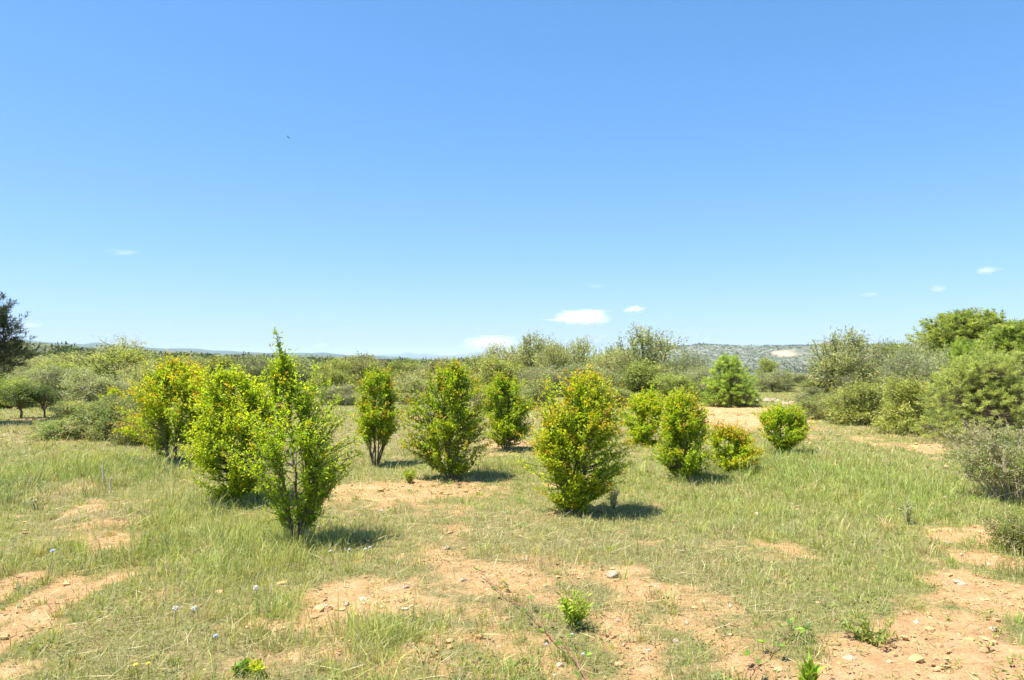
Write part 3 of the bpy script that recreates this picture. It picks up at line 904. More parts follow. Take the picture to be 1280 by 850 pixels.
OLIVE = ((0.299, 0.326, 0.154), (0.358, 0.370, 0.194), (0.231, 0.268, 0.114))
ALMOND = ((0.367, 0.390, 0.146), (0.432, 0.426, 0.182), (0.296, 0.329, 0.130))
GREEN = ((0.305, 0.358, 0.073), (0.389, 0.408, 0.095), (0.241, 0.290, 0.068))
SCRUB = ((0.251, 0.304, 0.067), (0.380, 0.344, 0.121), (0.212, 0.258, 0.073))
PINEC = ((0.389, 0.502, 0.090), (0.466, 0.560, 0.105), (0.290, 0.394, 0.078))
DARKP = ((.042, .058, .024), (.06, .075, .03), (.034, .048, .022))


def build_trees():
    PROTO['olive'] = puff_tree('olive_tree', 101, 3.0, 3.6, 9, 380, 36, .12, .042, .19, OLIVE, .03, 4)
    PROTO['olive2'] = puff_tree('olive_tree', 102, 3.0, 3.4, 8, 350, 36, .12, .042, .2, OLIVE, .04, 10)
    PROTO['almond'] = puff_tree('almond_tree', 103, 3.4, 3.2, 9, 340, 32, .125, .05, .22, ALMOND, .04, 26)
    PROTO['almond2'] = puff_tree('almond_tree', 104, 3.4, 3.0, 8, 320, 32, .125, .05, .23, ALMOND, .03, 34)
    PROTO['sparse'] = puff_tree('almond_tree', 105, 3.6, 3.0, 9, 66, 20, .12, .045, .20, ALMOND, .45, 34)
    PROTO['green'] = puff_tree('carob_tree', 106, 3.0, 3.4, 9, 360, 36, .12, .058, .2, GREEN, .02, 8)
    PROTO['green2'] = puff_tree('carob_tree', 107, 3.0, 3.2, 8, 350, 36, .12, .058, .2, GREEN, .03, 14)
    PROTO['scrub'] = puff_tree('scrub_bush', 108, 1.4, 2.4, 9, 280, 32, .08, .034, .12, SCRUB, .06, 18, bark=M_DRYTWIG)
    PROTO['scrub2'] = puff_tree('scrub_bush', 109, 1.4, 2.0, 7, 260, 32, .08, .034, .11, ((.19, .21, .09), (.23, .23, .12), (.145, .175, .06)), .05, 16, bark=M_DRYTWIG)
    PROTO['bramble'] = puff_tree('bramble_thicket', 110, .9, 2.6, 11, 460, 34, .065, .04, .10, ((.19, .25, .05), (.24, .28, .07), (.29, .27, .11)), .05, 30, bark=M_DRYTWIG)
    PROTO['pine'] = puff_tree('pine_tree', 111, 2.4, 2.4, 15, 1000, 40, .095, .017, .085, PINEC, .03, 0, True, peak=.9)
    PROTO['pinefront'] = puff_tree('pine_tree', 112, 2.6, 3.6, 16, 1700, 40, .085, .012, .085, ((.37, .435, .125), (.41, .46, .135), (.30, .37, .105)), .03, 0, True, peak=.5)
    PROTO['pinebig'] = puff_tree('pine_tree', 113, 4.2, 4.2, 13, 1000, 40, .14, .026, .14, ((.29, .365, .085), (.33, .39, .095), (.23, .305, .07)), .30, 0, True, peak=.5)
    PROTO['darkpine'] = puff_tree('pine_tree', 114, 4.0, 2.8, 13, 520, 36, .12, .015, .12, DARKP, .36, 0, True, peak=.5)
    PROTO['round'] = puff_tree('round_tree', 115, 1.5, 1.3, 7, 170, 34, .06, .028, .085, ((.12, .17, .035), (.15, .20, .045), (.09, .13, .03)), .28, 4)
    PROTO['grey'] = puff_tree('grey_shrub', 116, 2.6, 3.0, 9, 420, 32, .10, .034, .16, ((.29, .32, .145), (.33, .345, .18), (.225, .26, .10)), .06, 26, bark=M_DRYTWIG)

    A = 'almond and olive trees of the tree line'
    L = 'trees on the left of the clearing'
    R = 'trees and shrubs on the right of the clearing'
    # left side
    plant('darkpine', 'dark pine cut off by the left edge of the photo', -80, 27, 366, 22, group=L)
    plant('round', 'small round tree with thin trunk nearest the dark pine', 6, 48, 478, 24.3, group='two small round trees', rz=.3)
    plant('round', 'darker of the two small round trees, beside the silvery olive', 40, 74, 481, 24.6, group='two small round trees', rz=2.2)
    plant('olive', 'silvery olive bush behind the two small round trees', 80, 156, 461, 28.5, group=L, rz=.5)
    plant('grey', 'grey green shrub between dark pine and silvery olive bush', 22, 92, 457, 34, group=L, name='grey_shrub')
    plant('green', 'light green bush right under the dark pine', -20, 44, 472, 30, group=L)
    plant('green2', 'broad mid green tree under the sparse feathery crown', 92, 200, 437, 44, group=L)
    plant('sparse', 'tall feathery sparse tree standing over the left tree line', 122, 190, 417, 48, group=L)
    plant('almond', 'olive green tree left of the sparse feathery tree', 52, 118, 441, 56, group=L)
    plant('olive2', 'grey green tree next to the dark pine on the skyline side', 18, 72, 446, 60, group=L)
    plant('green', 'green tree between sparse tree and orange tipped bush', 176, 232, 446, 52, group=L)
    plant('almond2', 'tree peeping over the leftmost orchard bush', 214, 262, 445, 60, group=L)
    plant('green2', 'yellow green tree above the yellow green orchard bush', 248, 300, 445, 58, group=L, rz=1.0)
    plant('almond', 'low tree behind the leftmost orchard bush', 150, 215, 462, 34, group=L)
    plant('scrub', 'scrub bush behind the tiny bright bush', 140, 190, 482, 30, 'bush', group=L)
    plant('bramble', 'low bramble thicket spreading in front of the silvery olive bush', 46, 136, 520, 18.5, 'bush', group='bramble thickets at left')
    plant('bramble', 'taller bramble thicket against the leftmost orchard bush', 104, 196, 494, 18.4, 'bush', group='bramble thickets at left', rz=2.0)
    plant('scrub2', 'dull scrub bush left of the golden green bush', 150, 192, 490, 22, 'bush', group=L)
    plant('scrub', 'green scrub bush between the small round trees and the bramble thickets', 66, 128, 500, 23, 'bush', group=L, rz=.7)
    plant('scrub2', 'grey green scrub bush right behind the taller bramble thicket', 118, 176, 494, 20.5, 'bush', group=L, rz=1.7)
    plant('bramble', 'rounded bramble thicket at the foot of the leftmost orchard bush', 146, 206, 514, 17.0, 'bush', group='bramble thickets at left', rz=.8)
    plant('green', 'leafy green tree standing left of the silvery olive bush', 40, 98, 452, 38, group=L, rz=2.6)
    plant('almond', 'bushy olive green tree right of the silvery olive bush', 148, 212, 452, 39, group=L, rz=5.1)
    # middle
    plant('olive', 'pale silvery olive dome left of the thin tall shoot', 292, 352, 443, 45, group=A, rz=1.9)
    plant('olive2', 'pale silvery olive dome right of the thin tall shoot', 336, 402, 446, 46, group=A, rz=.4)
    plant('green', 'dark yellow green tree right of the silvery olive domes', 394, 446, 449, 43, group=A, rz=2.9)
    plant('almond2', 'grey green tree with a wispy tip behind the slender bush', 428, 484, 442, 45, group=A, rz=.8)
    plant('green2', 'green tree between the slender bush and the dark spired bush', 478, 530, 450, 44, group=A)
    plant('almond', 'tree behind the top of the dark spired bush', 520, 578, 449, 42, group=A)
    plant('almond2', 'pale tree right of the dark spired bush', 566, 626, 444, 43, group=A)
    plant('almond', 'feathery tree at the left shoulder of the central row', 598, 650, 430, 41, group=A, rz=.2)
    plant('almond2', 'yellowish tree peak above the rounded dark green bush', 636, 690, 418, 42, group=A, rz=3.9)
    plant('olive2', 'tree filling the dip left of the small grey peak', 676, 722, 430, 43, group=A)
    plant('almond', 'small grey peaked tree above the centre bush', 700, 752, 423, 44, group=A, rz=5.0)
    plant('almond2', 'low topped tree right of the small grey peak', 738, 790, 433, 41, group=A)
    plant('almond', 'tallest tree of the central row, ragged crown', 766, 848, 409, 40, group=A, rz=1.3)
    plant('olive', 'sloping grey tree at the right end of the central row', 824, 884, 440, 38, group=A)
    plant('green', 'green tree low between the pale tree and the yellowish peak', 588, 652, 446, 38, group=A)
    plant('almond2', 'slim feathery tree between yellowish peak and small grey peak', 672, 712, 428, 40, group=A, rz=2.2)
    plant('almond', 'leafy tree between low topped tree and the tallest central tree', 742, 800, 440, 38, group=A, rz=4.1)
    plant('green2', 'yellow green tree low behind the gap left of the slender bush', 388, 440, 462, 38, group=A, rz=.9)
    plant('almond2', 'pale tree low behind the gap right of the slender bush', 490, 552, 463, 36, group=A, rz=3.0)
    plant('grey', 'low grey shrub at the field edge right of the tallest front bush', 396, 446, 480, 31, 'bush', group=A, rz=.2, name='grey_shrub')
    plant('almond', 'small olive green tree at the field edge behind the dark spired bush', 494, 548, 470, 32, group=A, rz=1.4)
    plant('scrub2', 'low scrub bush at the field edge left of the rounded dark green bush', 588, 626, 491, 29, 'bush', group=A, rz=2.4)
    plant('almond2', 'low feathery tree at the field edge left of the centre bush', 648, 692, 474, 31, group=A, rz=3.4)
    plant('scrub', 'low green scrub bush at the field edge right of the centre bush', 744, 796, 482, 31, 'bush', group=A, rz=4.4)
    plant('green2', 'leafy low tree at the field edge behind the tall green bush', 816, 872, 468, 32, group=A, rz=5.4)
    plant('grey', 'grey undergrowth shrub below the yellowish tree peak', 640, 712, 458, 37, group=A, name='grey_shrub')
    plant('olive2', 'grey green lower tree behind the centre bush', 704, 778, 455, 36, group=A)
    plant('green2', 'green lower tree in front of the tallest central tree', 770, 842, 452, 36, group=A)
    plant('grey', 'pale shrub between central row and bright pine', 846, 890, 458, 35, group=A, name='grey_shrub')
    plant('scrub2', 'small scrub bush at the foot of the slender bush background', 486, 524, 486, 34, 'bush', group=A)
    plant('scrub', 'low scrub behind the gap beside the dark spired bush', 584, 620, 482, 34, 'bush', group=A)
    # right
    plant('pine', 'bright green rounded young pine at the edge of the clearing', 880, 944, 445, 31, group=R, rz=.6)
    plant('olive', 'dull olive bush right of the bright young pine', 940, 992, 461, 43, group=R)
    plant('green', 'small dark tree above the dull olive bush', 944, 972, 447, 72, group=R)
    plant('grey', 'blue grey shrub below the quarry scar', 980, 1022, 466, 50, group=R, name='grey_shrub')
    plant('scrub', 'reddish green scrub bush beside the pale stone bank', 1000, 1042, 474, 40, 'bush', group=R)
    plant('almond', 'ragged tree against the sky over a dark hollow', 1016, 1096, 413, 39, group=R, rz=2.4)
    plant('olive2', 'grey tree right of the ragged skyline tree', 1074, 1132, 426, 41, group=R)
    plant('scrub2', 'grey scrub bush at the foot of the ragged skyline tree', 1044, 1100, 470, 30, 'bush', group=R)
    plant('green2', 'low green bush on the edge of the grass, right of the ball bush', 1038, 1112, 478, 22.5, group=R)
    plant('grey', 'grey green shrub left of the front pine, dark beneath', 1096, 1178, 432, 21.5, group=R, name='grey_shrub')
    plant('sparse', 'thin grey twiggy tree beside the tall green pine', 1118, 1166, 419, 34, group=R)
    plant('pinebig', 'tall light green pine on the skyline at right', 1146, 1264, 389, 35, group=R, rz=.9)
    plant('pinebig', 'darker pine cut off by the right edge of the photo', 1226, 1340, 402, 30, group=R, rz=3.3)
    plant('pinefront', 'wide low pine with drooping branches at the edge of the grass', 1146, 1312, 438, 17.6, group=R, rz=.4)
    plant('grey', 'grey shrub between front pine and tall pine', 1150, 1236, 436, 24, group=R, name='grey_shrub')
    plant('pine', 'light green young pine standing in front of the tall light green pine', 1176, 1240, 428, 22, group=R, rz=2.0)
    plant('green', 'bright leafy shrub filling the gap left of the wide low pine', 1098, 1160, 470, 19.5, group=R, rz=1.1)
    plant('almond', 'olive green tree stepping down left of the tall light green pine', 1112, 1180, 434, 27, group=R, rz=.6)
    plant('scrub', 'low dry green scrub along the edge of the grass below the ragged tree', 996, 1050, 497, 24.5, 'bush', group=R, rz=2.7)
    plant('scrub2', 'grey green scrub bush behind the ball shaped bush', 996, 1046, 484, 31, 'bush', group=R, rz=.9)
    plant('scrub', 'small grey bush left of the low green bush', 1016, 1060, 488, 26, 'bush', group=R)
    plant('scrub2', 'green bush at the right edge beside the dry twiggy bush', 1254, 1320, 540, 10.6, 'bush', group=R)
    plant('bramble', 'low green bush at the right edge below the dry bush', 1244, 1330, 640, 7.6, 'bush', group=R)


def build_dry_bush():
    """the twiggy, nearly leafless bush at the right edge"""
    g = np.random.default_rng(301)
    d = 10.3
    x0 = (1275 - 640) / F * d
    root = empty('dry_bush', (x0, d, gz(x0, d)), 'dry grey brown twiggy bush beside the front pine', 'bush')
    tb = Tubes(); P, D, Nn, L, W, C = [], [], [], [], [], []
    for k in range(150):
        a = g.uniform(0, 6.28); ro = .35 * math.sqrt(g.random())
        b0 = np.array([math.cos(a) * ro, math.sin(a) * ro, -.03])
        hgt = g.uniform(.45, 1.2); sp = g.uniform(.1, .62)
        a2 = a + g.normal(0, .5)
        e = b0 + np.array([math.cos(a2) * sp, math.sin(a2) * sp, hgt * (1 - .45 * sp)])
        p = quad_bez(b0, b0 * .4 + e * .6 + np.array([0, 0, .18]) + g.normal(0, .06, 3), e, 9)
        tb.add(p, np.linspace(.008, .002, 9), 4)
        for j in range(9):
            i = g.integers(3, 9); q = p[i]
            e2 = q + unit(g.normal(0, 1, 3) + np.array([math.cos(a2) * .4, math.sin(a2) * .4, .35])) * g.uniform(.1, .32)
            s = quad_bez(q, (q + e2) / 2 + g.normal(0, .03, 3), e2, 5)
            tb.add(s, np.linspace(.0035, .0016, 5), 3)
            if g.random() < .9:
                m = g.integers(14, 26); t = g.random(m)[:, None]
                P.append(q * (1 - t) + e2 * t + g.normal(0, .018, (m, 3))); D.append(unit(g.normal(0, 1, (m, 3)))); Nn.append(unit(g.normal(0, 1, (m, 3))))
                L.append(.036 * g.uniform(.6, 1.4, m)); W.append(.013 * g.uniform(.7, 1.3, m))
                C.append(jit((.36, .31, .15) if g.random() < .35 else (.27, .33, .08), m, g, .2, .08))
    link('trunk', tb.mesh('trunk', M_DRYTWIG), root)
    P, D, Nn, L, W, C = (np.concatenate(q) for q in (P, D, Nn, L, W, C))
    V, Fq = leaves_mesh_data(P, D, Nn, L, W)
    link('crown', make_mesh('crown', V, Fq, M_WEED, np.repeat(C, 4, 0)), root)


def build_far_wood():
    """the wood covering the valley and the left ridge: nobody could count these trees"""
    g = np.random.default_rng(401)
    n = 4600
    d = (75 ** .5 + g.random(n) * (1050 ** .5 - 75 ** .5)) ** 2
    a = np.radians(g.uniform(-42, 42, n))
    x = d * np.sin(a); y = d * np.cos(a); px = 640 + F * np.tan(a)
    right = sstep(760, 900, px)
    keep = (g.random(n) < 1 - right * np.where(d > 260, .78, .5)) & (noise2(x, y, 70, 403) < .80)
    keep &= ~((px > 880) & (px < 1060) & (d < 130))
    x, y, d, right = x[keep], y[keep], d[keep], right[keep]; n = len(x)
    z = terrain(x, y)
    hgt = g.uniform(2.6, 5.0, n) * (1 - .45 * right); wid = hgt * g.uniform(.42, .68, n)
    # the valley trees stay below the skyline ridge
    lim = CAMZ + d * np.interp(640 + F * x / y, [-300, 30, 110, 200, 300, 400, 500, 600, 760, 900, 1300], [18, 15.0, 10, 6.2, 2.6, -.4, -3.2, -5, -3, -10, -8]) / F
    hgt = np.minimum(hgt, np.maximum(lim - z, .8) * 1.0)
    rz = g.uniform(0, 6.28, n)
    pal = np.array([(.10, .13, .055), (.12, .145, .068), (.14, .155, .09), (.075, .10, .045), (.13, .16, .058)])
    base = pal[g.integers(0, len(pal), n)] * g.uniform(.8, 1.2, (n, 1))
    VV, CC = [], []
    for lo, hi, m, s0 in ((0, 170, 620, .16), (170, 380, 260, .23), (380, 5000, 110, .34)):
        tmpl = []
        for k in range(6):
            v = unit(g.normal(0, 1, (m, 3)) + np.array([0, 0, .3]))
            lob = g.normal(0, .30, (7, 3)); lob[:, 2] *= .6
            pp = v * g.uniform(.30, .62, (m, 1)) * np.array([1, 1, .8]) + lob[g.integers(0, 7, m)] + np.array([0, 0, .62])
            dd = unit(v + g.normal(0, .8, (m, 3))); nn = unit(v + g.normal(0, .6, (m, 3)))
            V, Fq = leaves_mesh_data(pp - dd * s0 * .4, dd, nn, s0 * g.uniform(.7, 1.3, m), s0 * .55 * g.uniform(.7, 1.3, m), .1, .5)
            tmpl.append(V)
        ids = np.where((d >= lo) & (d < hi))[0]
        pick = g.integers(0, 6, len(ids))
        W = np.stack([tmpl[q] for q in pick])
        c, sn = np.cos(rz[ids])[:, None], np.sin(rz[ids])[:, None]
        V = np.stack([(W[..., 0] * c - W[..., 1] * sn) * wid[ids][:, None] + x[ids][:, None], (W[..., 0] * sn + W[..., 1] * c) * wid[ids][:, None] + y[ids][:, None], W[..., 2] * hgt[ids][:, None] / 1.35 + z[ids][:, None]], -1)
        VV.append(V.reshape(-1, 3)); CC.append(np.repeat(np.repeat(base[ids], m, 0) * g.uniform(.78, 1.22, (len(ids) * m, 1)), 4, 0))
    V = np.concatenate(VV); C = np.concatenate(CC)
    me = make_mesh('wood', V, np.arange(len(V)).reshape(-1, 4), M_PINE, C)
    tag(link('distant_wood', me), 'far wood of pines and olives running up to the left ridge', 'wood', kind='stuff')


def build_hill_scrub():
    """garrigue dotting the limestone hill"""
    g = np.random.default_rng(421)
    n = 26000
    d = g.uniform(900, 2000, n); px = g.uniform(640, 1480, n)
    x = (px - 640) / F * d; y = d * np.ones(n)
    y = np.sqrt(np.maximum(d ** 2 - x ** 2, 100))
    px = 640 + F * x / y
    q = ((np.arctan2(x, y) - np.arctan2(344, F)) / math.radians(1.1)) ** 2 + ((np.hypot(x, y) - QUARRY) / 55) ** 2
    keep = (noise2(x, y, 45, 423, 3) > .33) & (px > 700) & (q > 1)
    x, y = x[keep], y[keep]; n = len(x); z = terrain(x, y)
    s = g.lognormal(.45, .35, n)
    m = 9
    c = np.repeat(np.stack([x, y, z], 1), m, 0); ss = np.repeat(s, m)[:, None]
    v = unit(g.normal(0, 1, (n * m, 3)) + np.array([0, 0, .5]))
    P = c + v * ss * np.array([.7, .7, .6]) * g.uniform(.3, 1, (n * m, 1))
    V, Fq = leaves_mesh_data(P, unit(g.normal(0, 1, (n * m, 3))), unit(v + g.normal(0, .5, (n * m, 3))), ss[:, 0] * .9, ss[:, 0] * .6, .1, .5)
    base = np.array([(.10, .12, .055), (.14, .155, .085), (.08, .10, .045)])[g.integers(0, 3, n)]
    C = np.repeat(np.repeat(base, m, 0) * g.uniform(.7, 1.3, (n * m, 1)), 4, 0)
    tag(link('hill_scrub', make_mesh('hill_scrub', V, Fq, M_PINE, C)), 'low grey green scrub dotting the pale limestone hill', 'scrub', kind='stuff')


# ------------------------------------------------------------------ small things
def build_stones():
    G = 'pale stones lying in the clearing'
    rows = [
        (766, 720, .060, 'largest pale stone, on bare soil right of the grassy weed'), (580, 726, .040, 'pale stone at the head of the bramble cane'),
        (507, 736, .040, 'pale stone on the bare patch below the shaded flowers'), (433, 756, .038, 'tan stone at the lower left end of the bare patch'),
        (558, 686, .040, 'tan stone half sunk in dry grass above the bramble cane'), (477, 639, .035, 'small stone on the soil band right of the tallest front bush'),
        (854, 690, .038, 'lone white stone in grass below the tall green bush'), (912, 758, .030, 'white stone on soil left of the greenest tufts'),
        (858, 780, .030, 'little white stone at the lower edge of the thin grass'), (1203, 732, .045, 'flat pale stone on the bare path by the right edge'),
        (1242, 788, .038, 'stone on the bare path just below the flat pale stone'), (1062, 825, .042, 'grey white stone beside a dead weed on the bare soil'),
        (1184, 680, .036, 'pale stone in the narrow soil gap near the dry bush'), (517, 733, .028, 'small stone touching the pale stone on the bare patch'),
        (845, 803, .034, 'grey stone among thin grass left of the leafy bramble sprig'), (990, 776, .024, 'small pale stone among the greenest tufts'),
        (22, 735, .036, 'tan stone on the worn track at left'), (40, 806, .030, 'small stone low on the worn track at left'),
        (700, 832, .026, 'pale stone right of the bramble cane'), (655, 700, .030, 'pale stone in the sparse grass below the centre bush')]
    for k, (px, py, s, lab) in enumerate(rows):
        p = ground_at(px, py)
        o = link('stone', stone_mesh('stone', s, 500 + k), None, (p[0], p[1], p[2] + s * .12))
        o.rotation_euler = (0, 0, k * 1.7)
        tag(o, lab, 'stone', G)
    # rubble banks at the far edge of the clearing
    for k, (l, r, py, hpx, lab) in enumerate([(944, 976, 500, 8, 'bank of pale rubble right of the bright young pine'), (978, 1016, 504, 9, 'bank of pale rubble below the reddish scrub bush'),
                                              (1006, 1024, 513, 6, 'short heap of white rubble above the ball shaped bush')]):
        d = dist_at(py); g = np.random.default_rng(540 + k)
        x0 = ((l + r) / 2 - 640) / F * d; half = (r - l) / 2 / F * d; hh = hpx / F * d
        V0, T0 = ico_verts(2)
        n = 90; VV = []; TT = []
        for j in range(n):
            t = g.uniform(-1, 1); s = g.uniform(.05, .13)
            v = V0.copy()
            for _ in range(6):
                nr = unit(g.normal(0, 1, 3)); ov = np.maximum(v @ nr - g.uniform(.5, .9), 0); v = v - ov[:, None] * nr
            v = v * s * np.array([1.2, 1, .75])
            pz = max(0, (1 - abs(t) ** 2.5)) * hh * .6 * g.random()
            VV.append(v + np.array([t * half, g.normal(0, .28), pz * .7 - .04])); TT.append(T0 + j * len(V0))
        me = make_mesh('stone_bank', np.concatenate(VV), np.concatenate(TT), M_STONE)
        tag(link('stone_bank', me, None, (x0, d, gz(x0, d))), lab, 'stone bank', 'rubble banks behind the clearing')


def cane(label, pts_px, leafpos, seed, rad=.006, lift=.035):
    g = np.random.default_rng(seed)
    pts = np.array([ground_at(*p) for p in pts_px])
    o0 = pts[0].copy()
    pts = pts - o0
    # smooth
    t = np.linspace(0, len(pts) - 1, 40); pp = np.stack([np.interp(t, np.arange(len(pts)), pts[:, k]) for k in range(3)], 1)
    ker = np.ones(5) / 5
    for k in range(3):
        q = np.pad(pp[:, k], 2, mode='edge'); pp[:, k] = np.convolve(q, ker, 'valid')
    pp[:, 2] = terrain(pp[:, 0] + o0[0], pp[:, 1] + o0[1]) - o0[2] + lift * (1 + .5 * np.sin(np.arange(40) * .5))
    pp += g.normal(0, .003, pp.shape)
    root = empty('bramble_cane', o0, label, 'bramble', 'bramble canes on the ground')
    tb = Tubes(); tb.add(pp, np.linspace(rad * .7, rad, 40), 6)
    P, D, Nn, L, W, C = [], [], [], [], [], []
    for (f, side, size) in leafpos:
        i = int(f * 39); q = pp[i]
        tang = unit(pp[min(i + 1, 39)] - pp[max(i - 1, 0)])
        sd = unit(np.cross(tang, [0, 0, 1])) * side
        tip = q + sd * .05 + np.array([0, 0, .05])
        tb.add(np.array([q, (q + tip) / 2 + [0, 0, .008], tip]), [.002, .0018, .0015], 4)
        for j in (-1, 0, 1):
            dr = unit(sd * (1 if j == 0 else .45) + tang * j * .9 + np.array([0, 0, .25]))
            P.append([tip]); D.append([dr]); Nn.append([unit(np.array([g.normal(0, .3), g.normal(0, .3), 1]))])
            L.append([size * g.uniform(.8, 1.1)]); W.append([size * .62])
            C.append(jit((.10, .19, .02) if g.random() < .6 else (.20, .29, .03), 1, g))
    link('stem', tb.mesh('stem', M_BRAMBLE), root)
    P, D, Nn, L, W, C = (np.concatenate(q) for q in (P, D, Nn, L, W, C))
    V, Fq = leaves_mesh_data(P, D, Nn, L, W, .12, .45)
    link('foliage', make_mesh('foliage', V, Fq, M_WEED, np.repeat(C, 4, 0)), root)


def weed(name, label, px, py, h, w, n, seed, col, leafL=.06, leafW=.018, cat='weed', up=1.0, group=None):
    g = np.random.default_rng(seed)
    p = ground_at(px, py)
    root = empty(name, p, label, cat, group)
    tb = Tubes(); P, D, Nn, L, W, C = [], [], [], [], [], []
    for k in range(n):
        a = g.uniform(0, 6.28); e = np.array([math.cos(a) * w * g.random() ** .6, math.sin(a) * w * g.random() ** .6, h * g.uniform(.5, 1.0)])
        b0 = np.array([e[0] * .25, e[1] * .25, -.01])
        s = quad_bez(b0, np.array([e[0] * .5, e[1] * .5, e[2] * .6]), e, 7)
        tb.add(s, np.linspace(.0035, .0014, 7), 4)
        m = g.integers(12, 20); t = g.uniform(.12, 1, m); i = np.minimum((t * 6).astype(int), 5)
        q = s[i] + (s[i + 1] - s[i]) * (t * 6 - i)[:, None]
        P.append(q); D.append(unit(g.normal(0, 1, (m, 3)) + np.array([0, 0, .9 * up]))); Nn.append(unit(g.normal(0, .5, (m, 3)) + np.array([0, 0, .7])))
        L.append(leafL * g.uniform(.6, 1.2, m)); W.append(leafW * g.uniform(.7, 1.3, m)); C.append(jit(np.array(col) * np.array([2.05, 1.7, 1.2]), m, g, .15, .07))
    link('stem', tb.mesh('stem', M_WEEDSTEM), root)
    P, D, Nn, L, W, C = (np.concatenate(q) for q in (P, D, Nn, L, W, C))
    V, Fq = leaves_mesh_data(P, D, Nn, L, W)
    link('foliage', make_mesh('foliage', V, Fq, M_WEED, np.repeat(C, 4, 0)), root)


def flower(name, label, px, py, h, size, mat, seed, group, kind='head'):
    g = np.random.default_rng(seed)
    p = ground_at(px, py + h / dist_at(py) * F * .9)
    root = empty(name, p, label, 'flower', group)
    tb = Tubes(); e = np.array([g.normal(0, .02), g.normal(0, .02), h])
    tb.add(quad_bez(np.array([0, 0, -.01]), np.array([e[0], e[1], h * .5]) * .5 + g.normal(0, .004, 3), e, 6), np.linspace(.0022, .0016, 6), 5)
    link('stem', tb.mesh('stem', M_WEEDSTEM), root)
    if kind == 'clock':
        # ball of radiating seed hairs
        n = 260; v = unit(g.normal(0, 1, (n, 3)))
        V, Fq = leaves_mesh_data(e + v * .004, v, unit(g.normal(0, 1, (n, 3))), np.full(n, size), np.full(n, size * .16), 0, .9)
        link('seed_head', make_mesh('seed_head', V, Fq, mat), root)
    else:
        n = 18; a = np.arange(n) / n * 2 * math.pi * 2
        layer = (np.arange(n) >= n // 2)
        D = np.stack([np.cos(a), np.sin(a), np.where(layer, .9, .25)], 1)
        D = D + np.array([-.1, -.5, .1])
        Nn = unit(np.stack([-np.cos(a) * .4, -np.sin(a) * .4, np.ones(n)], 1))
        V, Fq = leaves_mesh_data(np.tile(e, (n, 1)), D, Nn, np.full(n, size), np.full(n, size * .42), .1, .7)
        link('flower_head', make_mesh('flower_head', V, Fq, mat), root)


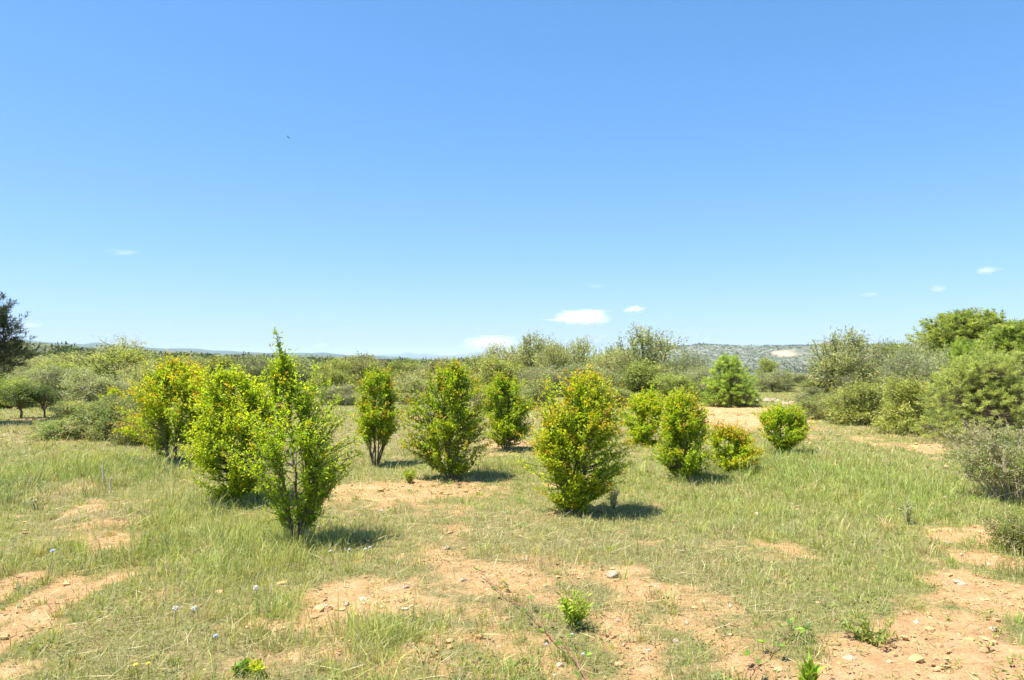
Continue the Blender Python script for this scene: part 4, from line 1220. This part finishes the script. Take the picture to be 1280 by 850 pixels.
def build_small():
    global M_WEEDSTEM
    M_WEEDSTEM = noise_mat('weed_stem', (.12, .15, .05), (.22, .22, .10), 30, .7, .1)
    m_pale = noise_mat('pale_petal', (.42, .46, .54), (.54, .56, .60), 40, .6, 0)
    m_blue = noise_mat('blue_petal', (.30, .38, .70), (.42, .50, .78), 40, .6, 0)
    m_yel = noise_mat('yellow_petal', (.70, .55, .03), (.80, .66, .06), 40, .6, 0)
    m_fluff = noise_mat('seed_fluff', (.74, .71, .62), (.84, .80, .72), 40, .9, 0)
    m_pink = noise_mat('pinkish_petal', (.62, .48, .50), (.72, .60, .60), 40, .6, 0)
    cane('long thorny bramble cane lying across the sparse grass', [(596, 719), (618, 738), (648, 762), (680, 792), (705, 818), (728, 846), (748, 880)],
         [(.08, 1, .045), (.18, -1, .05), (.25, 1, .045), (.36, -1, .05), (.45, 1, .05), (.5, -1, .055), (.58, 1, .05), (.66, -1, .05), (.72, 1, .05), (.82, -1, .05), (.9, 1, .05)], 601)
    cane('short bramble sprig with dark green leaves on bare soil', [(930, 856), (945, 838), (962, 822), (985, 803), (1000, 798)],
         [(.1, 1, .05), (.3, -1, .055), (.5, 1, .06), (.55, -1, .06), (.75, 1, .07), (.8, -1, .07), (.97, 1, .07), (.99, -1, .055)], 602, .004)
    weed('leafy_weed', 'bright green leafy weed clump left of the largest pale stone', 718, 786, .27, .13, 30, 611, (.17, .26, .03), .055, .014)
    weed('leafy_weed', 'small dark leaved weed at the bottom edge amid dry grass', 303, 846, .09, .06, 8, 613, (.08, .16, .02), .05, .028, up=.4)
    weed('leafy_weed', 'small lime leaved weed right of the small dark leaved weed', 320, 847, .09, .06, 8, 614, (.24, .32, .03), .05, .026, up=.4)
    weed('leafy_weed', 'upright broad bladed weed on soil below the bramble sprig', 1010, 862, .13, .05, 6, 615, (.14, .24, .04), .11, .022, up=2.5)
    weed('thistle', 'blue grey thistle standing in the grass near the right soil path', 1135, 655, .30, .10, 12, 616, (.20, .23, .20), .05, .010)
    weed('thistle', 'pale silvery thistle at the right foot of the centre bush', 766, 636, .30, .10, 16, 617, (.34, .36, .30), .06, .014)
    weed('leafy_weed', 'low bright weed right of the dark spired bush shadow', 512, 604, .22, .12, 16, 619, (.16, .23, .03), .06, .018)
    weed('leafy_weed', 'dusty green weed spreading on the lower bare soil', 1085, 802, .13, .22, 26, 621, (.13, .18, .06), .05, .014, up=.6)
    S = 'pale flower heads in the shade of the tallest front bush'
    shade = 'pale flower head in the shade right of the tallest front bush'
    for k, (px, py) in enumerate([(427, 664), (441, 669), (418, 691), (466, 687), (438, 690), (457, 689)]):
        flower('scabious', shade, px, py, .10, .017, m_pale, 630 + k, S)
    S2 = 'pale flower heads in the leafy weed and along the cane'
    for k, (px, py, lab) in enumerate([(719, 773, 'pinkish flower head, upper one in the leafy weed clump'), (720, 781, 'pinkish flower head, lower one in the leafy weed clump'), (716, 796, 'blue white flower head at the foot of the leafy weed'),
                                       (728, 822, 'pale blue flower head beside the end of the bramble cane'), (812, 814, 'white flower head on soil right of the bramble cane'), (678, 806, 'white flower head touching the bramble cane')]):
        flower('scabious', lab, px, py, .06, .013, m_pink if k < 2 else m_pale, 640 + k, S2)
    flower('chicory', 'single blue flower in the green grass on the left', 60, 697, .22, .024, m_blue, 650, None)
    flower('chicory', 'small blue flower in the low grass below the straw tuft', 262, 800, .10, .018, m_blue, 651, None)
    flower('dandelion_clock', 'dandelion seed head, left of the close pair in the dry grass', 221, 766, .16, .016, m_fluff, 652, 'seed heads', 'clock')
    flower('dandelion_clock', 'whiter dandelion seed head, right of the close pair', 240, 767, .16, .016, m_fluff, 653, 'seed heads', 'clock')
    flower('dandelion_clock', 'lone dandelion seed head in grass below the straw tuft', 325, 741, .22, .016, m_fluff, 654, 'seed heads', 'clock')
    flower('hawkbit', 'yellow flower, left one of two at the bottom left', 175, 834, .10, .016, m_yel, 655, 'yellow flowers')
    flower('hawkbit', 'yellow flower, right one of two at the bottom left', 187, 832, .11, .016, m_yel, 656, 'yellow flowers')
    # dead sticks standing in the grass
    for k, (px, py, hpx, lab) in enumerate([(129, 607, 34, 'bleached dead stick standing in the grass below the bramble thickets'), (138, 616, 20, 'shorter dead stick beside the bleached one')]):
        p = ground_at(px, py); d = p[1]; hh = hpx / F * d
        tb = Tubes(); g = np.random.default_rng(660 + k)
        q = np.array([[0, 0, -.03], [.005, 0, hh * .3], [-.018, .01, hh * .6], [-.006, .01, hh * .85], [.03, 0, hh]])
        tb.add(q, [.013, .012, .010, .008, .004], 6)
        tag(link('dead_stick', tb.mesh('dead_stick', M_DEADWOOD), None, tuple(p)), lab, 'stick')
    # pale weathered stakes glimpsed through the tall bush
    for k, (px, lab) in enumerate([(365.5, 'pale weathered stake, left of the pair seen through the tallest bush'), (370.5, 'pale weathered stake, right of the pair seen through the tallest bush')]):
        d = 13.2; x = (px - 640) / F * d; z = gz(x, d)
        hh = CAMZ + (HORIZ - 538) / F * d - z
        import bmesh
        bm = bmesh.new()
        bmesh.ops.create_cube(bm, size=1)
        bmesh.ops.scale(bm, vec=(.032, .032, hh + .2), verts=bm.verts)
        bmesh.ops.translate(bm, vec=(0, 0, (hh - .2) / 2), verts=bm.verts)
        bmesh.ops.bevel(bm, geom=bm.edges[:], offset=.005, segments=2, affect='EDGES')
        for v in bm.verts:
            if v.co.z > hh * .5: v.co.x += .01 * (v.co.z - hh * .5) * (1 if k else -1) + .006 * math.sin(v.co.y * 90)
        me = bpy.data.meshes.new('stake'); bm.to_mesh(me); bm.free(); me.materials.append(M_DEADWOOD)
        tag(link('wooden_stake', me, None, (x, d, z)), lab, 'stake', 'pale stakes')


def build_bird():
    d = 95.0
    x = (358.5 - 640) / F * d; z = CAMZ + (HORIZ - 170) / F * d
    import bmesh
    m = noise_mat('dark_plumage', (.03, .03, .035), (.06, .055, .05), 20, .7, 0)
    bm = bmesh.new()
    # spindle body with a forked tail, then two swept wings grown out of it
    secs = [(-.09, .002, .0), (-.07, .010, 0), (-.03, .017, 0), (.0, .019, 0), (.03, .016, .003), (.055, .011, .006), (.075, .010, .007), (.09, .003, .005)]
    rings = []
    for xx, rr, zz in secs:
        rings.append([bm.verts.new((xx, math.cos(t / 8 * 6.283) * rr, zz + math.sin(t / 8 * 6.283) * rr)) for t in range(8)])
    for a, b in zip(rings, rings[1:]):
        for t in range(8):
            bm.faces.new((a[t], a[(t + 1) % 8], b[(t + 1) % 8], b[t]))
    bm.faces.new(rings[0][::-1]); bm.faces.new(rings[-1])
    for s in (-1, 1):
        prof = [(.03, -.03, .012, .012), (.05, -.02, .09, .02), (.025, -.02, .16, .012), (-.06, -.075, .25, -.005)]
        up = [(bm.verts.new((f, s * y, zq + .003)), bm.verts.new((b, s * y, zq + .002)), bm.verts.new((b, s * y, zq)), bm.verts.new((f, s * y, zq))) for f, b, y, zq in prof]
        for a, b in zip(up, up[1:]):
            for t in range(4):
                bm.faces.new((a[t], a[(t + 1) % 4], b[(t + 1) % 4], b[t]))
        bm.faces.new(up[0]); bm.faces.new(up[-1][::-1])
        t0 = [bm.verts.new(c) for c in [(-.08, 0, .003), (-.08, s * .008, .003), (-.15, s * .028, .004), (-.12, s * .006, .003)]]
        t1 = [bm.verts.new((v.co.x, v.co.y, v.co.z - .003)) for v in t0]
        bm.faces.new(t0); bm.faces.new(t1[::-1])
        for i in range(4):
            bm.faces.new((t0[i], t0[(i + 1) % 4], t1[(i + 1) % 4], t1[i]))
    bmesh.ops.recalc_face_normals(bm, faces=bm.faces[:])
    me = bpy.data.meshes.new('bird'); bm.to_mesh(me); bm.free(); me.materials.append(m)
    o = link('bird', me, None, (x, d, z)); o.rotation_euler = (math.radians(28), math.radians(14), math.radians(160))
    o.scale = (1.3, 1.3, 1.3)
    tag(o, 'small dark bird gliding high in the blue sky', 'bird')


# ------------------------------------------------------------------ clouds
def cloud_mat(dens, scale, seed):
    m, nt, N, Lk = new_mat('cloud_vapour')
    out = N.new('ShaderNodeOutputMaterial'); v = N.new('ShaderNodeVolumePrincipled')
    v.inputs['Color'].default_value = (.98, .98, .98, 1); v.inputs['Anisotropy'].default_value = .2
    tc = N.new('ShaderNodeTexCoord')
    no = N.new('ShaderNodeTexNoise'); no.noise_dimensions = '4D'; no.inputs['W'].default_value = seed
    no.inputs['Scale'].default_value = scale; no.inputs['Detail'].default_value = 6; no.inputs['Roughness'].default_value = .68
    Lk.new(tc.outputs['Object'], no.inputs['Vector'])
    ln = N.new('ShaderNodeVectorMath'); ln.operation = 'LENGTH'; Lk.new(tc.outputs['Object'], ln.inputs[0])
    fall = N.new('ShaderNodeMapRange'); fall.inputs[1].default_value = 1.0; fall.inputs[2].default_value = .1; fall.inputs[3].default_value = -.62; fall.inputs[4].default_value = .12
    Lk.new(ln.outputs['Value'], fall.inputs[0])
    ad = N.new('ShaderNodeMath'); ad.operation = 'ADD'; Lk.new(no.outputs['Fac'], ad.inputs[0]); Lk.new(fall.outputs[0], ad.inputs[1])
    mr = N.new('ShaderNodeMapRange'); mr.inputs[1].default_value = .36; mr.inputs[2].default_value = .66; mr.inputs[3].default_value = 0; mr.inputs[4].default_value = dens
    Lk.new(ad.outputs[0], mr.inputs[0]); Lk.new(mr.outputs[0], v.inputs['Density'])
    Lk.new(v.outputs[0], out.inputs['Volume'])
    return m


def build_clouds():
    G = 'small white clouds low over the horizon'
    rows = [  # px, py, half width, half height, density, label
        (728, 398, 66, 19, 2.4, 'largest white cloud, flat based, over the central trees'), (793, 387, 24, 8, 1.6, 'small white cloud just right of the largest cloud'),
        (1236, 338, 28, 10, .9, 'thin white cloud highest on the right'), (1173, 361, 18, 9, .5, 'faint small cloud left of the highest thin cloud'),
        (1087, 368, 20, 6, .3, 'faintest wisp of cloud above the ragged skyline tree'), (746, 430, 48, 19, 2.2, 'low white cloud bank behind the small grey peaked tree'),
        (612, 429, 60, 21, 1.9, 'low cloud bank over the blue peaks'), (672, 431, 44, 19, 1.8, 'low cloud behind the yellowish tree peak'), (838, 430, 24, 6, .8, 'thin cloud strip on the right hill crest'),
        (152, 315, 36, 9, .13, 'faint wispy cloud high on the left'), (38, 406, 26, 7, .25, 'pale wisp beside the dark pine top'), (400, 432, 20, 8, .3, 'faint puff right of the thin tall shoot'), (745, 357, 24, 6, .10, 'faint wisp above the largest cloud')]
    import bmesh
    D = 30000.0
    for k, (px, py, hw, hh, dens, lab) in enumerate(rows):
        bm = bmesh.new(); bmesh.ops.create_icosphere(bm, subdivisions=3, radius=1.0)
        me = bpy.data.meshes.new('cloud'); bm.to_mesh(me); bm.free()
        sx = hw / F * D * 1.35; sz = hh / F * D * 1.35
        me.materials.append(cloud_mat(dens / (sz * 1.0) * 1.3, 2.5, 3.1 * k))
        o = link('cloud', me, None, ((px - 640) / F * D, D, CAMZ + (HORIZ - py) / F * D))
        o.scale = (sx, sx * .7, sz)
        tag(o, lab, 'cloud', G)


# ------------------------------------------------------------------ light, air, camera
def build_world():
    EL, AZ = math.radians(67), math.radians(256)
    w = bpy.data.worlds.new('World'); SC.world = w; w.use_nodes = True
    nt = w.node_tree; nt.nodes.clear()
    out = nt.nodes.new('ShaderNodeOutputWorld'); bg = nt.nodes.new('ShaderNodeBackground'); sk = nt.nodes.new('ShaderNodeTexSky')
    sk.sky_type = 'NISHITA'; sk.sun_disc = False; sk.sun_elevation = EL; sk.sun_rotation = AZ
    sk.altitude = 100; sk.air_density = 1.0; sk.dust_density = .5; sk.ozone_density = 2.2
    bg.inputs['Strength'].default_value = SKY
    # the photo's white balance: a little less red, a flatter green towards the horizon
    sp = nt.nodes.new('ShaderNodeSeparateColor'); cb = nt.nodes.new('ShaderNodeCombineColor')
    nt.links.new(sk.outputs[0], sp.inputs[0])
    for ch, gain, power in (('Red', .388, .94), ('Green', .752, .715), ('Blue', .89, .87)):
        pw = nt.nodes.new('ShaderNodeMath'); pw.operation = 'POWER'; pw.inputs[1].default_value = power
        ml = nt.nodes.new('ShaderNodeMath'); ml.operation = 'MULTIPLY'; ml.inputs[1].default_value = gain
        nt.links.new(sp.outputs[ch], pw.inputs[0]); nt.links.new(pw.outputs[0], ml.inputs[0]); nt.links.new(ml.outputs[0], cb.inputs[ch])
    nt.links.new(cb.outputs[0], bg.inputs[0]); nt.links.new(bg.outputs[0], out.inputs[0])
    s = bpy.data.lights.new('sun', 'SUN'); s.energy = SUN; s.angle = math.radians(.53); s.color = (1.0, .955, .87)
    o = bpy.data.objects.new('sun', s); COL.objects.link(o)
    dv = Vector((math.sin(AZ) * math.cos(EL), math.cos(AZ) * math.cos(EL), math.sin(EL)))
    o.rotation_euler = dv.to_track_quat('Z', 'Y').to_euler(); o.location = dv * 50


def build_haze():
    import bmesh
    bm = bmesh.new(); bmesh.ops.create_cube(bm, size=1)
    me = bpy.data.meshes.new('haze'); bm.to_mesh(me); bm.free()
    m, nt, N, Lk = new_mat('pale_air')
    out = N.new('ShaderNodeOutputMaterial'); v = N.new('ShaderNodeVolumePrincipled')
    v.inputs['Color'].default_value = (.66, .82, 1.0, 1); v.inputs['Density'].default_value = HAZE; v.inputs['Anisotropy'].default_value = 0.0
    Lk.new(v.outputs[0], out.inputs['Volume'])
    me.materials.append(m)
    o = link('haze', me)
    me_g = bpy.data.objects['ground'].data
    zs = np.empty(len(me_g.vertices) * 3, np.float32); me_g.vertices.foreach_get('co', zs); zs = zs[2::3]
    lo, hi = float(zs.min()) - 1.0, max(float(zs.max()), 45.0) + 3.0
    o.scale = (50000, 50000, hi - lo); o.location = (0, 0, (lo + hi) / 2)
    tag(o, 'pale blue air thickening towards the far ridges', 'haze', kind='stuff')


SUN, SKY, HAZE, EXPO = 4.1, .10, 8e-5, 1.62

build_ground()
build_grass()
build_gravel()
build_bushes()
build_trees()
build_dry_bush()
build_far_wood()
build_hill_scrub()
build_stones()
build_small()
build_bird()
build_clouds()
build_world()
build_haze()

cd = bpy.data.cameras.new('camera'); cam = bpy.data.objects.new('camera', cd); COL.objects.link(cam)
cd.sensor_width = 36; cd.lens = 36 * F / 1280; cd.clip_start = .05; cd.clip_end = 90000
cam.location = (0, 0, CAMZ); cam.rotation_euler = (math.radians(90) + PITCH, 0, 0)
SC.camera = cam
vs = SC.view_settings
vs.view_transform = 'Standard'; vs.look = 'None'; vs.exposure = EXPO; vs.gamma = 1; vs.use_curve_mapping = False
cy = SC.cycles
cy.max_bounces = 20; cy.diffuse_bounces = 3; cy.glossy_bounces = 2; cy.transmission_bounces = 4; cy.volume_bounces = 18; cy.transparent_max_bounces = 6
cy.caustics_reflective = False; cy.caustics_refractive = False
cy.use_denoising = True
